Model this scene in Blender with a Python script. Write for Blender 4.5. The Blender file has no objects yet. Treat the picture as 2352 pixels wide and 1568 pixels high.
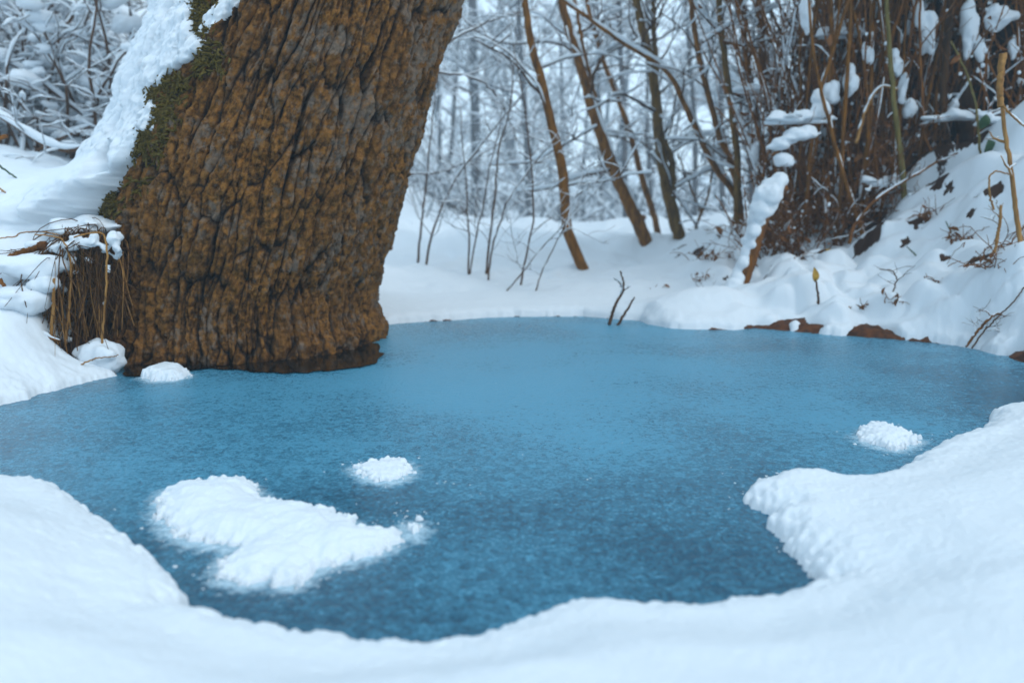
import bpy, math, random
import numpy as np
from math import radians as R_

SC = bpy.context.scene
COL = SC.collection
rng = np.random.default_rng(11)

# ------------------------------------------------------------------ camera model (picture units: 2352 x 1568)
F, CX, CY, HORIZ, CAMZ = 1829.0, 1176.0, 784.0, 480.0, 0.5
PITCH = math.atan((CY - HORIZ) / F)
CP, SP = math.cos(PITCH), math.sin(PITCH)

def ray(px, py):
    dx = (np.asarray(px, float) - CX) / F
    dy = -(np.asarray(py, float) - CY) / F
    return dx, CP + dy * SP, -SP + dy * CP

def at_z(px, py, z=0.0):
    X, Y, Z = ray(px, py)
    t = (z - CAMZ) / Z
    return np.stack([X * t, Y * t, np.full_like(X * t, z)], -1)

def at_y(px, py, depth):
    X, Y, Z = ray(px, py)
    t = depth / Y
    return np.stack([X * t, np.asarray(depth) + 0 * t, CAMZ + Z * t], -1)

# ------------------------------------------------------------------ noise
def _h(ix, iy, iz, seed):
    n = (ix.astype(np.int64) * 374761393 + iy.astype(np.int64) * 668265263 + iz.astype(np.int64) * 2147483647 % 1013904223
         + seed * 974634727) & 0xFFFFFFFF
    n = ((n ^ (n >> 13)) * 1274126177) & 0xFFFFFFFF
    n = ((n ^ (n >> 16)) * 2246822519) & 0xFFFFFFFF
    return ((n ^ (n >> 15)) & 0xFFFFFF) / float(0xFFFFFF)

def vnoise(x, y, z=None, seed=0):
    x = np.asarray(x, float); y = np.asarray(y, float)
    z = np.zeros_like(x) if z is None else np.asarray(z, float)
    ix, iy, iz = np.floor(x).astype(np.int64), np.floor(y).astype(np.int64), np.floor(z).astype(np.int64)
    fx, fy, fz = x - ix, y - iy, z - iz
    u, v, w = [f * f * f * (f * (f * 6 - 15) + 10) for f in (fx, fy, fz)]
    out = 0
    for a in (0, 1):
        for b in (0, 1):
            for c in (0, 1):
                out = out + _h(ix + a, iy + b, iz + c, seed) * (u if a else 1 - u) * (v if b else 1 - v) * (w if c else 1 - w)
    return out * 2 - 1

def fbm(x, y, z=None, octv=4, seed=0, gain=0.5):
    s, a, t = 0, 1.0, 0
    z = np.zeros_like(np.asarray(x, float)) if z is None else z
    for o in range(octv):
        f = 2.03 ** o
        s = s + a * vnoise(x * f + o * 17.3, y * f + o * 5.1, z * f + o * 9.7, seed + o)
        t += a; a *= gain
    return s / t

def voronoi(u, v, nu, seed=0):
    """cells of size 1; u wraps every nu. returns F1, F2, cell random"""
    iu, iv = np.floor(u).astype(np.int64), np.floor(v).astype(np.int64)
    f1 = np.full(u.shape, 9.0); f2 = np.full(u.shape, 9.0); cid = np.zeros(u.shape)
    for a in (-1, 0, 1):
        for b in (-1, 0, 1):
            cu, cv = iu + a, iv + b
            cm = np.mod(cu, nu)
            jx = _h(cm, cv, cm * 0, seed); jy = _h(cm, cv, cm * 0 + 1, seed); cr = _h(cm, cv, cm * 0 + 2, seed)
            d = np.hypot(cu + .1 + .8 * jx - u, cv + .1 + .8 * jy - v)
            m1 = d < f1
            f2 = np.where(m1, f1, np.minimum(f2, d))
            cid = np.where(m1, cr, cid)
            f1 = np.where(m1, d, f1)
    return f1, f2, cid

def sstep(a, b, x):
    t = np.clip((x - a) / (b - a), 0, 1)
    return t * t * (3 - 2 * t)

# ------------------------------------------------------------------ mesh builder
class MB:
    def __init__(self):
        self.v, self.q, self.t, self.n = [], [], [], 0
    def add(self, v, q=None, t=None):
        v = np.asarray(v, float).reshape(-1, 3)
        if q is not None and len(q): self.q.append(np.asarray(q) + self.n)
        if t is not None and len(t): self.t.append(np.asarray(t) + self.n)
        self.v.append(v); self.n += len(v)
    def tube(self, pts, rad, k=5, cap=True, squash=None):
        pts = np.asarray(pts, float); n = len(pts)
        rad = np.broadcast_to(np.asarray(rad, float), (n,))
        tg = np.gradient(pts, axis=0)
        tg /= np.linalg.norm(tg, axis=1)[:, None] + 1e-9
        m = np.abs(tg).mean(0)
        ref = np.eye(3)[int(np.argmin(m))]
        a = np.cross(tg, ref); a /= np.linalg.norm(a, axis=1)[:, None] + 1e-9
        b = np.cross(tg, a)
        th = np.arange(k) * 2 * np.pi / k
        ring = pts[:, None] + rad[:, None, None] * (np.cos(th)[None, :, None] * a[:, None] + np.sin(th)[None, :, None] * b[:, None])
        i = np.arange(n - 1)[:, None] * k; j = np.arange(k)[None]; j2 = (j + 1) % k
        q = np.stack([i + j, i + j2, i + k + j2, i + k + j], -1).reshape(-1, 4)
        v = ring.reshape(-1, 3); t = None
        if cap:
            v = np.vstack([v, pts[0], pts[-1]])
            jj = np.arange(k)
            t = np.vstack([np.stack([(jj + 1) % k, jj, np.full(k, n * k)], -1),
                           np.stack([(n - 1) * k + jj, (n - 1) * k + (jj + 1) % k, np.full(k, n * k + 1)], -1)])
        self.add(v, q, t)
    def build(self, name, mats, parent=None, smooth=True, idx=None):
        v = np.vstack(self.v) if self.v else np.zeros((0, 3))
        q = np.vstack(self.q) if self.q else np.zeros((0, 4), int)
        t = np.vstack(self.t) if self.t else np.zeros((0, 3), int)
        return mesh_obj(name, v, q, t, mats, parent, smooth)

def mesh_obj(name, v, q=None, t=None, mats=None, parent=None, smooth=True, midx=None):
    me = bpy.data.meshes.new(name)
    q = np.zeros((0, 4), int) if q is None else np.asarray(q); t = np.zeros((0, 3), int) if t is None else np.asarray(t)
    me.vertices.add(len(v)); me.vertices.foreach_set('co', np.asarray(v, np.float32).ravel())
    nl = len(q) * 4 + len(t) * 3
    me.loops.add(nl)
    me.loops.foreach_set('vertex_index', np.concatenate([q.ravel(), t.ravel()]).astype(np.int32))
    me.polygons.add(len(q) + len(t))
    st = np.concatenate([np.arange(len(q)) * 4, len(q) * 4 + np.arange(len(t)) * 3]).astype(np.int32)
    me.polygons.foreach_set('loop_start', st)
    if smooth:
        me.polygons.foreach_set('use_smooth', np.ones(len(st), bool))
    if midx is not None:
        me.polygons.foreach_set('material_index', midx.astype(np.int32))
    me.update(calc_edges=True); me.validate()
    for m in (mats if isinstance(mats, (list, tuple)) else [mats]):
        if m: me.materials.append(m)
    o = bpy.data.objects.new(name, me); COL.objects.link(o)
    if parent: o.parent = parent
    return o

def fattr(o, name, arr):
    a = o.data.attributes.new(name, 'FLOAT', 'POINT')
    a.data.foreach_set('value', np.asarray(arr, np.float32).ravel())

def grid_q(nr, nc, wrap=False):
    i = np.arange(nr - 1)[:, None] * nc
    j = np.arange(nc if wrap else nc - 1)[None]
    j2 = (j + 1) % nc
    return np.stack([i + j, i + j2, i + nc + j2, i + nc + j], -1).reshape(-1, 4)

def tag(o, label=None, cat=None, group=None, kind=None):
    for k, v in (('label', label), ('category', cat), ('group', group), ('kind', kind)):
        if v: o[k] = v
    return o

def thing(name, label, cat, loc=(0, 0, 0), group=None):
    o = bpy.data.objects.new(name, None); COL.objects.link(o)
    o.location = tuple(float(c) for c in loc); o.empty_display_size = .1
    return tag(o, label, cat, group)

def shift(mb, loc):
    mb.v = [a - np.asarray(loc, float) for a in mb.v]

# ------------------------------------------------------------------ materials
class Mat:
    def __init__(self, name):
        self.m = bpy.data.materials.new(name); self.m.use_nodes = True
        self.nt = self.m.node_tree; self.p = self.nt.nodes['Principled BSDF']
        self.tc = self.nt.nodes.new('ShaderNodeTexCoord')
    def n(self, typ, **kw):
        nd = self.nt.nodes.new(typ)
        for k, v in kw.items():
            if k in nd.inputs.keys():
                self.put(nd.inputs[k], v)
            else:
                setattr(nd, k, v)
        return nd
    def put(self, sock, v):
        if isinstance(v, bpy.types.NodeSocket): self.nt.links.new(v, sock)
        else: sock.default_value = v
    def noise(self, scale, detail=4, rough=.55, vec=None, dist=0, stretch=None):
        v = vec or self.tc.outputs['Object']
        if stretch:
            mp = self.n('ShaderNodeMapping'); self.put(mp.inputs['Vector'], v); mp.inputs['Scale'].default_value = stretch
            v = mp.outputs[0]
        nd = self.n('ShaderNodeTexNoise', Scale=scale, Detail=detail, Roughness=rough, Distortion=dist)
        self.put(nd.inputs['Vector'], v)
        return nd.outputs['Fac']
    def ramp(self, fac, stops):
        nd = self.n('ShaderNodeValToRGB'); self.put(nd.inputs[0], fac)
        e = nd.color_ramp.elements
        while len(e) < len(stops): e.new(.5)
        for el, (p, c) in zip(e, stops):
            el.position = p; el.color = (c, c, c, 1) if isinstance(c, (int, float)) else (*c, 1)
        return nd.outputs['Color']
    def mix(self, fac, a, b):
        nd = self.n('ShaderNodeMix'); nd.data_type = 'RGBA'
        self.put(nd.inputs[0], fac)
        for s, c in ((nd.inputs[6], a), (nd.inputs[7], b)):
            self.put(s, c if isinstance(c, bpy.types.NodeSocket) else (*c, 1))
        return nd.outputs[2]
    def math(self, op, a, b=0.0, clamp=False):
        nd = self.n('ShaderNodeMath'); nd.operation = op; nd.use_clamp = clamp
        self.put(nd.inputs[0], a); self.put(nd.inputs[1], b)
        return nd.outputs[0]
    def attr(self, name):
        nd = self.n('ShaderNodeAttribute'); nd.attribute_name = name
        return nd.outputs['Fac']
    def bump(self, h, strength=.3, dist=.01, normal=None):
        nd = self.n('ShaderNodeBump'); self.put(nd.inputs['Height'], h)
        nd.inputs['Strength'].default_value = strength; nd.inputs['Distance'].default_value = dist
        if normal: self.put(nd.inputs['Normal'], normal)
        return nd.outputs[0]
    def set(self, base=None, rough=None, normal=None, **kw):
        if base is not None: self.put(self.p.inputs['Base Color'], base if isinstance(base, bpy.types.NodeSocket) else (*base, 1))
        if rough is not None: self.put(self.p.inputs['Roughness'], rough)
        if normal is not None: self.put(self.p.inputs['Normal'], normal)
        for k, v in kw.items(): self.put(self.p.inputs[k.replace('_', ' ')], v)
        return self

EARTH1, EARTH2 = (.014, .006, .003), (.075, .030, .010)

def mk_snow(name, earth=False):
    M = Mat(name)
    g1 = M.noise(420, 3, .6); g2 = M.noise(70, 4, .6)
    base = M.mix(M.ramp(g1, [(.3, 0), (.75, 1)]), (.66, .72, .765), (.73, .77, .805))
    h = M.math('ADD', M.math('MULTIPLY', g1, .35), g2)
    nr = M.bump(h, .22, .004)
    if earth:
        e = M.attr('earth')
        ec = M.mix(M.noise(26, 5, .6), EARTH1, EARTH2)
        e = M.ramp(M.math('ADD', e, M.math('MULTIPLY', M.math('SUBTRACT', M.noise(38, 5, .7), .5), 1.1)), [(.47, 0), (.56, 1)])
        base = M.mix(e, base, ec)
    M.set(base, .75, nr, Specular_IOR_Level=.25)
    if not earth:
        pass
    return M.m

def mk_simple(name, c1, c2, scale=30, rough=.8, bump=.3, stretch=None, spec=.25):
    M = Mat(name)
    f = M.noise(scale, 5, .6, stretch=stretch)
    M.set(M.mix(M.ramp(f, [(.3, 0), (.7, 1)]), c1, c2), rough, M.bump(f, bump, .01), Specular_IOR_Level=spec)
    return M.m

def mk_bark():
    M = Mat('old_bark')
    h = M.attr('plate'); c = M.attr('cell')
    n1 = M.noise(7, 6, .65); n2 = M.noise(45, 5, .65); n3 = M.noise(160, 4, .6); n4 = M.noise(3, 3, .5)
    brown = M.mix(M.ramp(n2, [(.38, 0), (.60, 1)]), (.032, .013, .001), (.27, .118, .024))
    brown = M.mix(M.ramp(c, [(0, 0), (1, .45)]), brown, (.11, .048, .012))
    grey = M.mix(n3, (.10, .080, .058), (.23, .198, .17))
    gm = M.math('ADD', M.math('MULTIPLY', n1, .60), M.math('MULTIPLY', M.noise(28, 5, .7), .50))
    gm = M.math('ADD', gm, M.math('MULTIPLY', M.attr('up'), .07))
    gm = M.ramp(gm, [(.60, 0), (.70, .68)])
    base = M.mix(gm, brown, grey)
    liche = M.ramp(M.noise(26, 4, .7), [(.70, 0), (.76, .8)])
    lz = M.math('MULTIPLY', liche, M.ramp(n4, [(.5, 0), (.6, 1)]))
    base = M.mix(lz, base, (.22, .26, .22))
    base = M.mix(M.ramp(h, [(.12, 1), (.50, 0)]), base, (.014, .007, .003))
    hh = M.math('ADD', M.math('MULTIPLY', n3, .5), n2)
    M.set(base, .85, M.bump(hh, .75, .012), Specular_IOR_Level=.2)
    return M.m

def mk_ice():
    M = Mat('pond_ice')
    o = M.tc.outputs['Object']
    big = M.noise(1.7, 4, .55)
    mid = M.noise(52, 5, .72, dist=.8)
    fine = M.noise(150, 4, .7)
    vo = M.n('ShaderNodeTexVoronoi', Scale=85.0); M.put(vo.inputs['Vector'], o); vo.feature = 'F1'
    flake = M.ramp(vo.outputs['Distance'], [(.05, 1), (.55, 0)])
    f = M.math('ADD', M.math('MULTIPLY', mid, .55), M.math('MULTIPLY', fine, .45))
    f = M.math('ADD', f, M.math('MULTIPLY', M.math('SUBTRACT', big, .5), .5))
    painted_sheen = M.attr('painted_sheen')
    f = M.math('ADD', f, M.math('MULTIPLY', painted_sheen, .24))
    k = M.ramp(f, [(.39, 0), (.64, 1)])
    base = M.mix(k, (.003, .066, .120), (.080, .305, .45))
    spark = M.math('MULTIPLY', M.ramp(M.noise(230, 2, .5), [(.70, 0), (.74, 1)]), M.ramp(M.noise(14, 3, .6), [(.5, 0), (.65, .7)]))
    base = M.mix(spark, base, (.45, .66, .78))
    sl_ = M.math('ADD', M.attr('slush'), M.math('MULTIPLY', M.math('SUBTRACT', M.noise(60, 5, .75), .5), 1.3))
    base = M.mix(M.ramp(sl_, [(.42, 0), (.85, .85)]), base, (.50, .68, .78))
    h = M.math('ADD', M.math('MULTIPLY', mid, 1.0), M.math('MULTIPLY', fine, .5))
    h = M.math('ADD', h, M.math('MULTIPLY', flake, .25))
    nr = M.bump(h, .40, .012)
    M.set(base, M.ramp(k, [(0, .16), (1, .34)]), nr, IOR=1.31, Specular_IOR_Level=.62)
    return M.m

M_snow = mk_snow('snow'); M_ground = mk_snow('snow_over_earth', True)
M_bark = mk_bark(); M_ice = mk_ice()
M_trunk = mk_simple('young_bark', (.065, .024, .001), (.27, .105, .009), 40, .85, .5, (1, 1, .35))
M_trunk_g = mk_simple('greenish_bark', (.060, .030, .004), (.19, .10, .016), 40, .85, .5, (1, 1, .35))
M_twig = mk_simple('twig_bark', (.045, .022, .010), (.12, .052, .018), 50, .85, .3)
M_root = mk_simple('dark_root', (.022, .009, .002), (.080, .034, .007), 30, .9, .5, (1, 1, .3))
M_far = mk_simple('hazed_bark', (.085, .095, .11), (.17, .165, .165), 20, .9, .2)  # distance haze put into the bark colour: pale and bluish for far trees
M_straw = mk_simple('dry_straw', (.17, .072, .014), (.42, .215, .06), 60, .7, .2, (1, 1, .2))
M_dkstraw = mk_simple('wet_straw', (.030, .013, .004), (.13, .055, .012), 60, .8, .2, (1, 1, .2))
M_moss = mk_simple('moss', (.035, .026, .003), (.15, .105, .014), 90, .95, .8)
M_earth = mk_simple('earth', EARTH1, (.06, .026, .009), 22, .95, .8)
M_bank = mk_simple('dark_soil', (.008, .004, .002), (.030, .013, .005), 14, .95, .8)
M_mud = mk_simple('mud', (.014, .007, .004), (.15, .050, .014), 35, .8, .7)
M_deadleaf = mk_simple('dead_leaf', (.10, .034, .008), (.26, .10, .022), 45, .7, .3)
M_yellow = mk_simple('yellow_leaf', (.30, .17, .02), (.46, .27, .035), 60, .6, .2)
M_green = mk_simple('green_leaf', (.012, .040, .014), (.05, .10, .035), 60, .5, .2)
M_greenstem = mk_simple('green_stem', (.075, .062, .014), (.20, .15, .04), 60, .7, .2, (1, 1, .2))
_w = Mat('open_water'); _w.set((.010, .008, .006), .06, _w.bump(_w.noise(14, 3), .12, .01), IOR=1.33); M_water = _w.m

# ------------------------------------------------------------------ pond outline
far_px = [(-700, 1010), (-300, 985), (0, 932), (60, 918), (100, 905), (150, 893), (215, 873), (245, 868), (275, 862), (310, 835), (350, 800), (430, 775), (600, 757), (760, 750),
          (870, 746), (930, 742), (1000, 738), (1050, 735), (1120, 730), (1180, 727), (1260, 727), (1330, 727), (1430, 734), (1470, 736), (1492, 745), (1540, 754), (1600, 757),
          (1680, 758), (1735, 754), (1760, 757), (1800, 760), (1880, 766), (1960, 773), (2050, 780), (2130, 786), (2200, 793), (2270, 806), (2320, 822), (2380, 845), (2480, 870)]
near_px = [(2480, 895), (2400, 905), (2352, 916), (2300, 922), (2278, 940), (2268, 958), (2215, 978), (2160, 1003), (2100, 1035), (2072, 1052), (2035, 1070), (1990, 1076), (1935, 1080),
           (1890, 1070), (1850, 1064), (1800, 1064), (1760, 1075), (1733, 1090), (1722, 1106), (1745, 1122), (1792, 1138), (1796, 1148), (1778, 1165), (1790, 1180), (1815, 1205),
           (1832, 1225), (1850, 1248), (1885, 1285), (1908, 1304), (1880, 1318), (1840, 1333), (1760, 1345), (1700, 1352), (1640, 1358), (1580, 1366), (1500, 1366), (1440, 1358), (1380, 1354),
           (1320, 1357), (1260, 1366), (1215, 1380), (1180, 1398), (1140, 1420), (1100, 1436), (1040, 1446), (980, 1444), (920, 1440), (860, 1440), (800, 1432), (740, 1425), (690, 1421),
           (640, 1411), (590, 1398), (555, 1390), (535, 1376), (480, 1370), (430, 1366), (418, 1345), (412, 1310), (395, 1282), (365, 1255), (330, 1228), (290, 1196), (250, 1172), (215, 1150),
           (180, 1132), (140, 1108), (90, 1088), (40, 1080), (0, 1079), (-150, 1082), (-400, 1085), (-700, 1075)]
FARP = at_z(*np.array(far_px, float).T, 0.0)[:, :2]
NEARP = at_z(*np.array(near_px, float).T, 0.035)[:, :2]
POND = np.vstack([FARP, NEARP])

def poly_sd(x, y, poly):
    """signed distance, positive outside"""
    shp = np.shape(x); x = np.ravel(x); y = np.ravel(y)
    d2 = np.full(x.shape, 1e9); inside = np.zeros(x.shape, bool)
    n = len(poly)
    for i in range(n):
        a, b = poly[i], poly[(i + 1) % n]
        ex, ey = b - a
        t = np.clip(((x - a[0]) * ex + (y - a[1]) * ey) / (ex * ex + ey * ey + 1e-12), 0, 1)
        d2 = np.minimum(d2, (x - a[0] - t * ex) ** 2 + (y - a[1] - t * ey) ** 2)
        c = ((a[1] > y) != (b[1] > y))
        with np.errstate(divide='ignore', invalid='ignore'):
            xi = (b[0] - a[0]) * (y - a[1]) / (b[1] - a[1]) + a[0]
        inside ^= c & (x < xi)
    d = np.sqrt(d2)
    return np.where(inside, -d, d).reshape(shp)

# ------------------------------------------------------------------ terrain
ctl = []
def W(x, y, z): ctl.append((x, y, z))
def P(px, py, dep): ctl.append(tuple(at_y(px, py, dep)))
for p in POND[::2]: W(p[0], p[1], 0)
for x, y, z in [(0, .62, .075), (-.5, .62, .08), (.5, .62, .085), (.9, .85, .10), (-.9, .95, .09), (-.62, 1.08, .065), (-1.4, 1.1, .10), (0, 0, .10), (-1, 0, .12), (1, 0, .12),
                (1.05, 1.2, .075), (1.5, 1.5, .10), (2.0, 1.6, .14), (2.4, 2.1, .28), (0, -3, .2), (3, -3, .3), (-3, -3, .3), (-3, 1.0, .2), (3.2, 1.5, .4),
                (0, 4.15, .05), (-.6, 4.1, .06), (.9, 4.2, .07), (0, 5, .13), (1, 5, .15), (-1, 5, .15), (0, 6.5, .20), (-1.2, 6.5, .23), (1.6, 6.2, .23), (2.1, 7, .27), (0, 9, .30),
                (-2, 9, .34), (2, 9, .29), (3.4, 9, .33), (0, 11, .22), (0, 14, .0), (0, 20, -.2), (4, 14, .1), (0, 32, .2), (0, 60, 2.5), (25, 60, 3), (-25, 60, 7), (12, 30, .9), (-12, 30, 5), (8, 14, .8),
                (0, 100, 7), (60, 100, 9), (-60, 100, 14), (50, 30, 5), (-50, 30, 14), (-2.7, 5, .78), (-3.1, 7, 1.15), (-4.6, 7, 2.5), (-6.5, 7.5, 4.2), (-3.2, 10, 1.3), (-6, 12, 4.5), (-9, 10, 6.5), (-2.0, 5.2, .42),
                (-1.75, 7, .42), (-2.2, 4.2, .60), (-3.5, 4.5, 1.0), (-6, 4, 2.2), (-3.5, 2.8, .8),
                (3.0, 3.5, 1.02), (4, 5, 1.2), (3, 2.4, .75), (2.0, 5.0, .40), (2.9, 5.0, .75), (3.2, 6, .9), (4, 7, 1.1), (2.4, 6.5, .45), (6, 6, 1.6), (7, 10, 1.4)]:
    W(x, y, z)
for a in [(0, 440, 3.0), (120, 420, 3.2), (275, 350, 3.15), (215, 398, 3.10), (262, 440, 2.92), (200, 470, 2.86), (235, 505, 2.76), (0, 372, 3.9), (80, 375, 4.0), (0, 530, 2.72), (0, 640, 2.52), (60, 735, 2.38), (0, 760, 2.3), (-150, 720, 2.3), (-150, 500, 2.8), (200, 868, 2.24),
          (120, 830, 2.3), (150, 540, 2.74), (260, 520, 2.8), (60, 560, 2.66), (60, 650, 2.50), (110, 640, 2.55), (170, 830, 2.50), (240, 800, 2.58), (200, 600, 2.72),
          (1700, 690, 3.75), (1620, 620, 4.3), (1800, 605, 4.2), (1900, 600, 4.0), (2000, 560, 3.95), (2080, 500, 3.95), (2110, 430, 4.1), (2200, 385, 3.95), (2260, 330, 3.85), (2352, 290, 3.7),
          (2352, 500, 3.2), (2200, 620, 3.3), (2300, 700, 2.9), (2050, 680, 3.4), (1950, 690, 3.45), (2352, 745, 2.8), (1850, 700, 3.5), (2120, 560, 3.7), (2250, 480, 3.5),
          (1600, 560, 6.0), (1720, 540, 5.6), (1800, 540, 5.0)]:
    P(*a)
ctl = np.array(ctl)
_d = np.sqrt(((ctl[:, None, :2] - ctl[None, :, :2]) ** 2).sum(-1) + .02 ** 2)
_A = np.zeros((len(ctl) + 1,) * 2); _A[:-1, :-1] = _d + np.eye(len(ctl)) * -.03; _A[-1, :-1] = 1; _A[:-1, -1] = 1
_wt = np.linalg.solve(_A, np.append(ctl[:, 2], 0))

def rbf(x, y):
    out = np.full(np.shape(x), _wt[-1])
    for (cx, cy, _), w in zip(ctl, _wt[:-1]):
        out = out + w * np.sqrt((x - cx) ** 2 + (y - cy) ** 2 + .02 ** 2)
    return out

def mf(mask, x, y, **kw):
    m = np.broadcast_to(np.asarray(mask) > 1e-4, x.shape)
    out = np.zeros(x.shape)
    if m.any(): out[m] = fbm(x[m] * kw['fx'], y[m] * kw.get('fy', kw['fx']), octv=kw.get('octv', 3), seed=kw['seed'])
    return out

MOUND = at_z(1612, 742, 0.0)[:2] + np.array([0, .10])
def ground(x, y, detail=True):
    x = np.asarray(x, float); y = np.asarray(y, float)
    d = np.full(x.shape, 5.0); _c = (np.abs(x) < 6) & (y > -1) & (y < 7)
    if _c.any(): d[_c] = poly_sd(x[_c], y[_c], POND)
    near = y < 2.2
    right = sstep(.8, 1.3, x) * sstep(2.3, 2.8, y) * (1 - sstep(5, 6.5, y))
    left = sstep(-.8, -1.0, x) * sstep(1.9, 2.1, y) * (1 - sstep(4, 5, y))
    dd = d + .0
    if detail:
        w = np.exp(-np.abs(d) / .25)
        dd = d + w * (.016 * mf(w - .02, x, y, fx=6, seed=3) * (1 + right) + (.008 + .004 * near) * mf(w - .05, x, y, fx=30, octv=2, seed=8) + .008 * mf((w - .1) * (y < 3.2), x, y, fx=95, octv=2, seed=5))
        dd = dd - right * w * .15 * sstep(.05, .45, mf(right * w - .02, x, y, fx=3.6, octv=3, seed=23))
    b = rbf(x, y)
    E = .045 + .02 * right
    rr = .07 + .05 * right + .06 * left
    t = np.clip(dd / rr, 0, 1)
    e = np.sqrt(np.clip(1 - (1 - t) ** 2, 0, 1))
    z = E * e + np.maximum(b, 0.0) * sstep(0, .22, dd)
    z = np.where(y > 9.5, b, z)
    z = z + .075 * np.exp(-(((x - MOUND[0]) / .26) ** 2 + ((y - MOUND[1]) / .16) ** 2)) * sstep(0, .08, dd)
    k = sstep(0, .15, dd)
    earth = np.zeros_like(x)
    if detail:
        z = z + k * (right * (  .070 * mf(right, x, y + b * .8, fx=3.4, octv=3, seed=31) + .13 * (np.abs(mf(right, x, y + b, fx=3.9, octv=1, seed=33)) - .25) + .05 * (np.abs(mf(right, x, y + b, fx=8.5, octv=1, seed=36)) - .25) + .030 * mf(right, x, y + b, fx=11, octv=2, seed=35))
                     + left * .035 * mf(left, x, y, fx=5, octv=3, seed=41)
                     + near * .016 * mf(near, x, y, fx=4, octv=3, seed=51)
                     + (y > 3.5) * (1 - right) * sstep(3.6, 5, y) * .15 * mf(y > 3.6, x, y, fx=2.0, octv=4, seed=61))
        z = z + sstep(5, 8, y) * (1 - sstep(10, 13, y)) * .17 * mf((y > 5) & (y < 13), x, y, fx=1.4, fy=0.6, octv=3, seed=66)
        fine = sstep(.0, .03, dd) * (1 - sstep(4, 6, y)) * (.35 + .65 * sstep(.9, 1.8, y))
        z = z + fine * (.0026 * mf(fine, x, y, fx=34, octv=3, seed=71) + .0016 * mf(fine * (y < 2.2), x, y, fx=190, octv=1, seed=72))
        hol = right * sstep(.36, .44, mf(right, x * 1.0, y + b, fx=6.5, fy=7.0, octv=4, seed=81)) * sstep(.10, .22, dd)
        hol2 = left * sstep(-1.42, -1.40, x) * sstep(2.34, 2.42, y) * (1 - sstep(2.70, 2.76, y)) * (1 - sstep(-1.1, -1.0, x))
        hol3 = left * sstep(.38, .55, mf(left, x, y, fx=8, octv=3, seed=83)) * (1 - sstep(2.75, 2.85, y)) * sstep(2.4, 2.5, y)
        hill = (sstep(-2.6, -3.2, x) * sstep(5, 6, y)) * sstep(.05, .25, mf((x < -2.6) & (y > 5), x, y, fx=1.9, octv=4, seed=85)) * .8
        fw = sstep(11, 16, y) * sstep(-.05, .3, mf(y > 11, x, y, fx=0.7, fy=0.5, octv=4, seed=87)) * .85
        earth = np.clip(hol + hol2 + hol3 + hill + fw, 0, 1)
        z = z - .016 * hol - .03 * hol2 - .03 * hol3
        dk = right * sstep(1.60, 1.75, x - .36 * (y - 4.2)) * sstep(4.0, 4.15, y + .3 * (x - 1.5) * (x < 2.2)) * sstep(-.4, .0, mf(right, x, y, fx=6, octv=2, seed=90)) * (x < 2.9)
        earth = np.clip(earth + dk * .9, 0, 1)
    z = np.where(dd <= 0, np.maximum(-.09, dd * .8 - .012), z)
    return z, earth

def gz(x, y):
    return float(ground(np.array([x]), np.array([y]), True)[0][0])

_TS = np.concatenate([np.arange(.6, 9, .02), np.arange(9, 40, .15)])
def hit(px, py):
    """where the view ray meets the ground"""
    X, Y, Z = ray(px, py)
    x, y, z = X * _TS, Y * _TS, CAMZ + Z * _TS
    g = np.maximum(ground(x, y, True)[0], 0)
    i = np.argmax(z <= g)
    if not (z <= g).any(): i = len(_TS) - 1
    return np.array([x[i], y[i], g[i]])

def build_ground():
    az = np.concatenate([np.linspace(-R_(50), R_(50), 860), np.linspace(R_(50), R_(310), 62)[1:-1]])
    r = np.concatenate([np.linspace(.02, .5, 12)[:-1], np.geomspace(.5, 5.2, 760), np.geomspace(5.2, 70, 180)[1:]])
    A, Rr = np.meshgrid(az, r)
    x, y = Rr * np.sin(A), Rr * np.cos(A)
    z, e = ground(x, y)
    o = mesh_obj('snow_ground', np.stack([x, y, z], -1).reshape(-1, 3), grid_q(len(r), len(az), True)[:, ::-1], None, M_ground)
    fattr(o, 'earth', e)
    tag(o, kind='structure')

build_ground()

# ice sheet
nx, ny = 520, 430
gx, gy = np.meshgrid(np.linspace(-4.5, 3.6, nx), np.linspace(.7, 4.2, ny))
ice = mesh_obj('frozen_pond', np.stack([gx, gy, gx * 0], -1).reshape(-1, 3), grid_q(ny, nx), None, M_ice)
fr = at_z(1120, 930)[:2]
fattr(ice, 'painted_sheen', .8 * np.exp(-(((gx - fr[0] - .1) / .8) ** 2 + ((gy - fr[1] - .35) / .75) ** 2)) - .22 * sstep(1.55, .95, gy) + .25 * sstep(2.6, 3.4, gy))  # sky reflection put into the ice colour: bright centre and far side, dark front
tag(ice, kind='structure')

# open dark water along the foot of the trunk
wp = at_z(*np.array([(285, 868), (330, 863), (390, 856), (440, 850), (500, 849), (560, 853), (620, 858), (700, 858), (770, 851), (830, 845), (868, 836), (878, 815), (872, 790), (500, 770), (300, 800)], float).T, 0)
wv = []; 
ang = np.linspace(0, 1, len(wp) * 10, endpoint=False) * len(wp)
for a in ang:
    i = int(a); f = a - i
    p = wp[i] * (1 - f) + wp[(i + 1) % len(wp)] * f
    wv.append((p[0] + .012 * vnoise(np.array([p[0] * 22]), np.array([p[1] * 22]))[0], p[1] + .016 * vnoise(np.array([p[0] * 30 + 5]), np.array([p[1] * 30]))[0], .004))
wv = np.array(wv); c = wv.mean(0)
n_ = len(wv)
water = mesh_obj('open_water', np.vstack([wv, c]), None, np.stack([np.arange(n_), (np.arange(n_) + 1) % n_, np.full(n_, n_)], -1), M_water)
tag(water, kind='structure')

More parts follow.
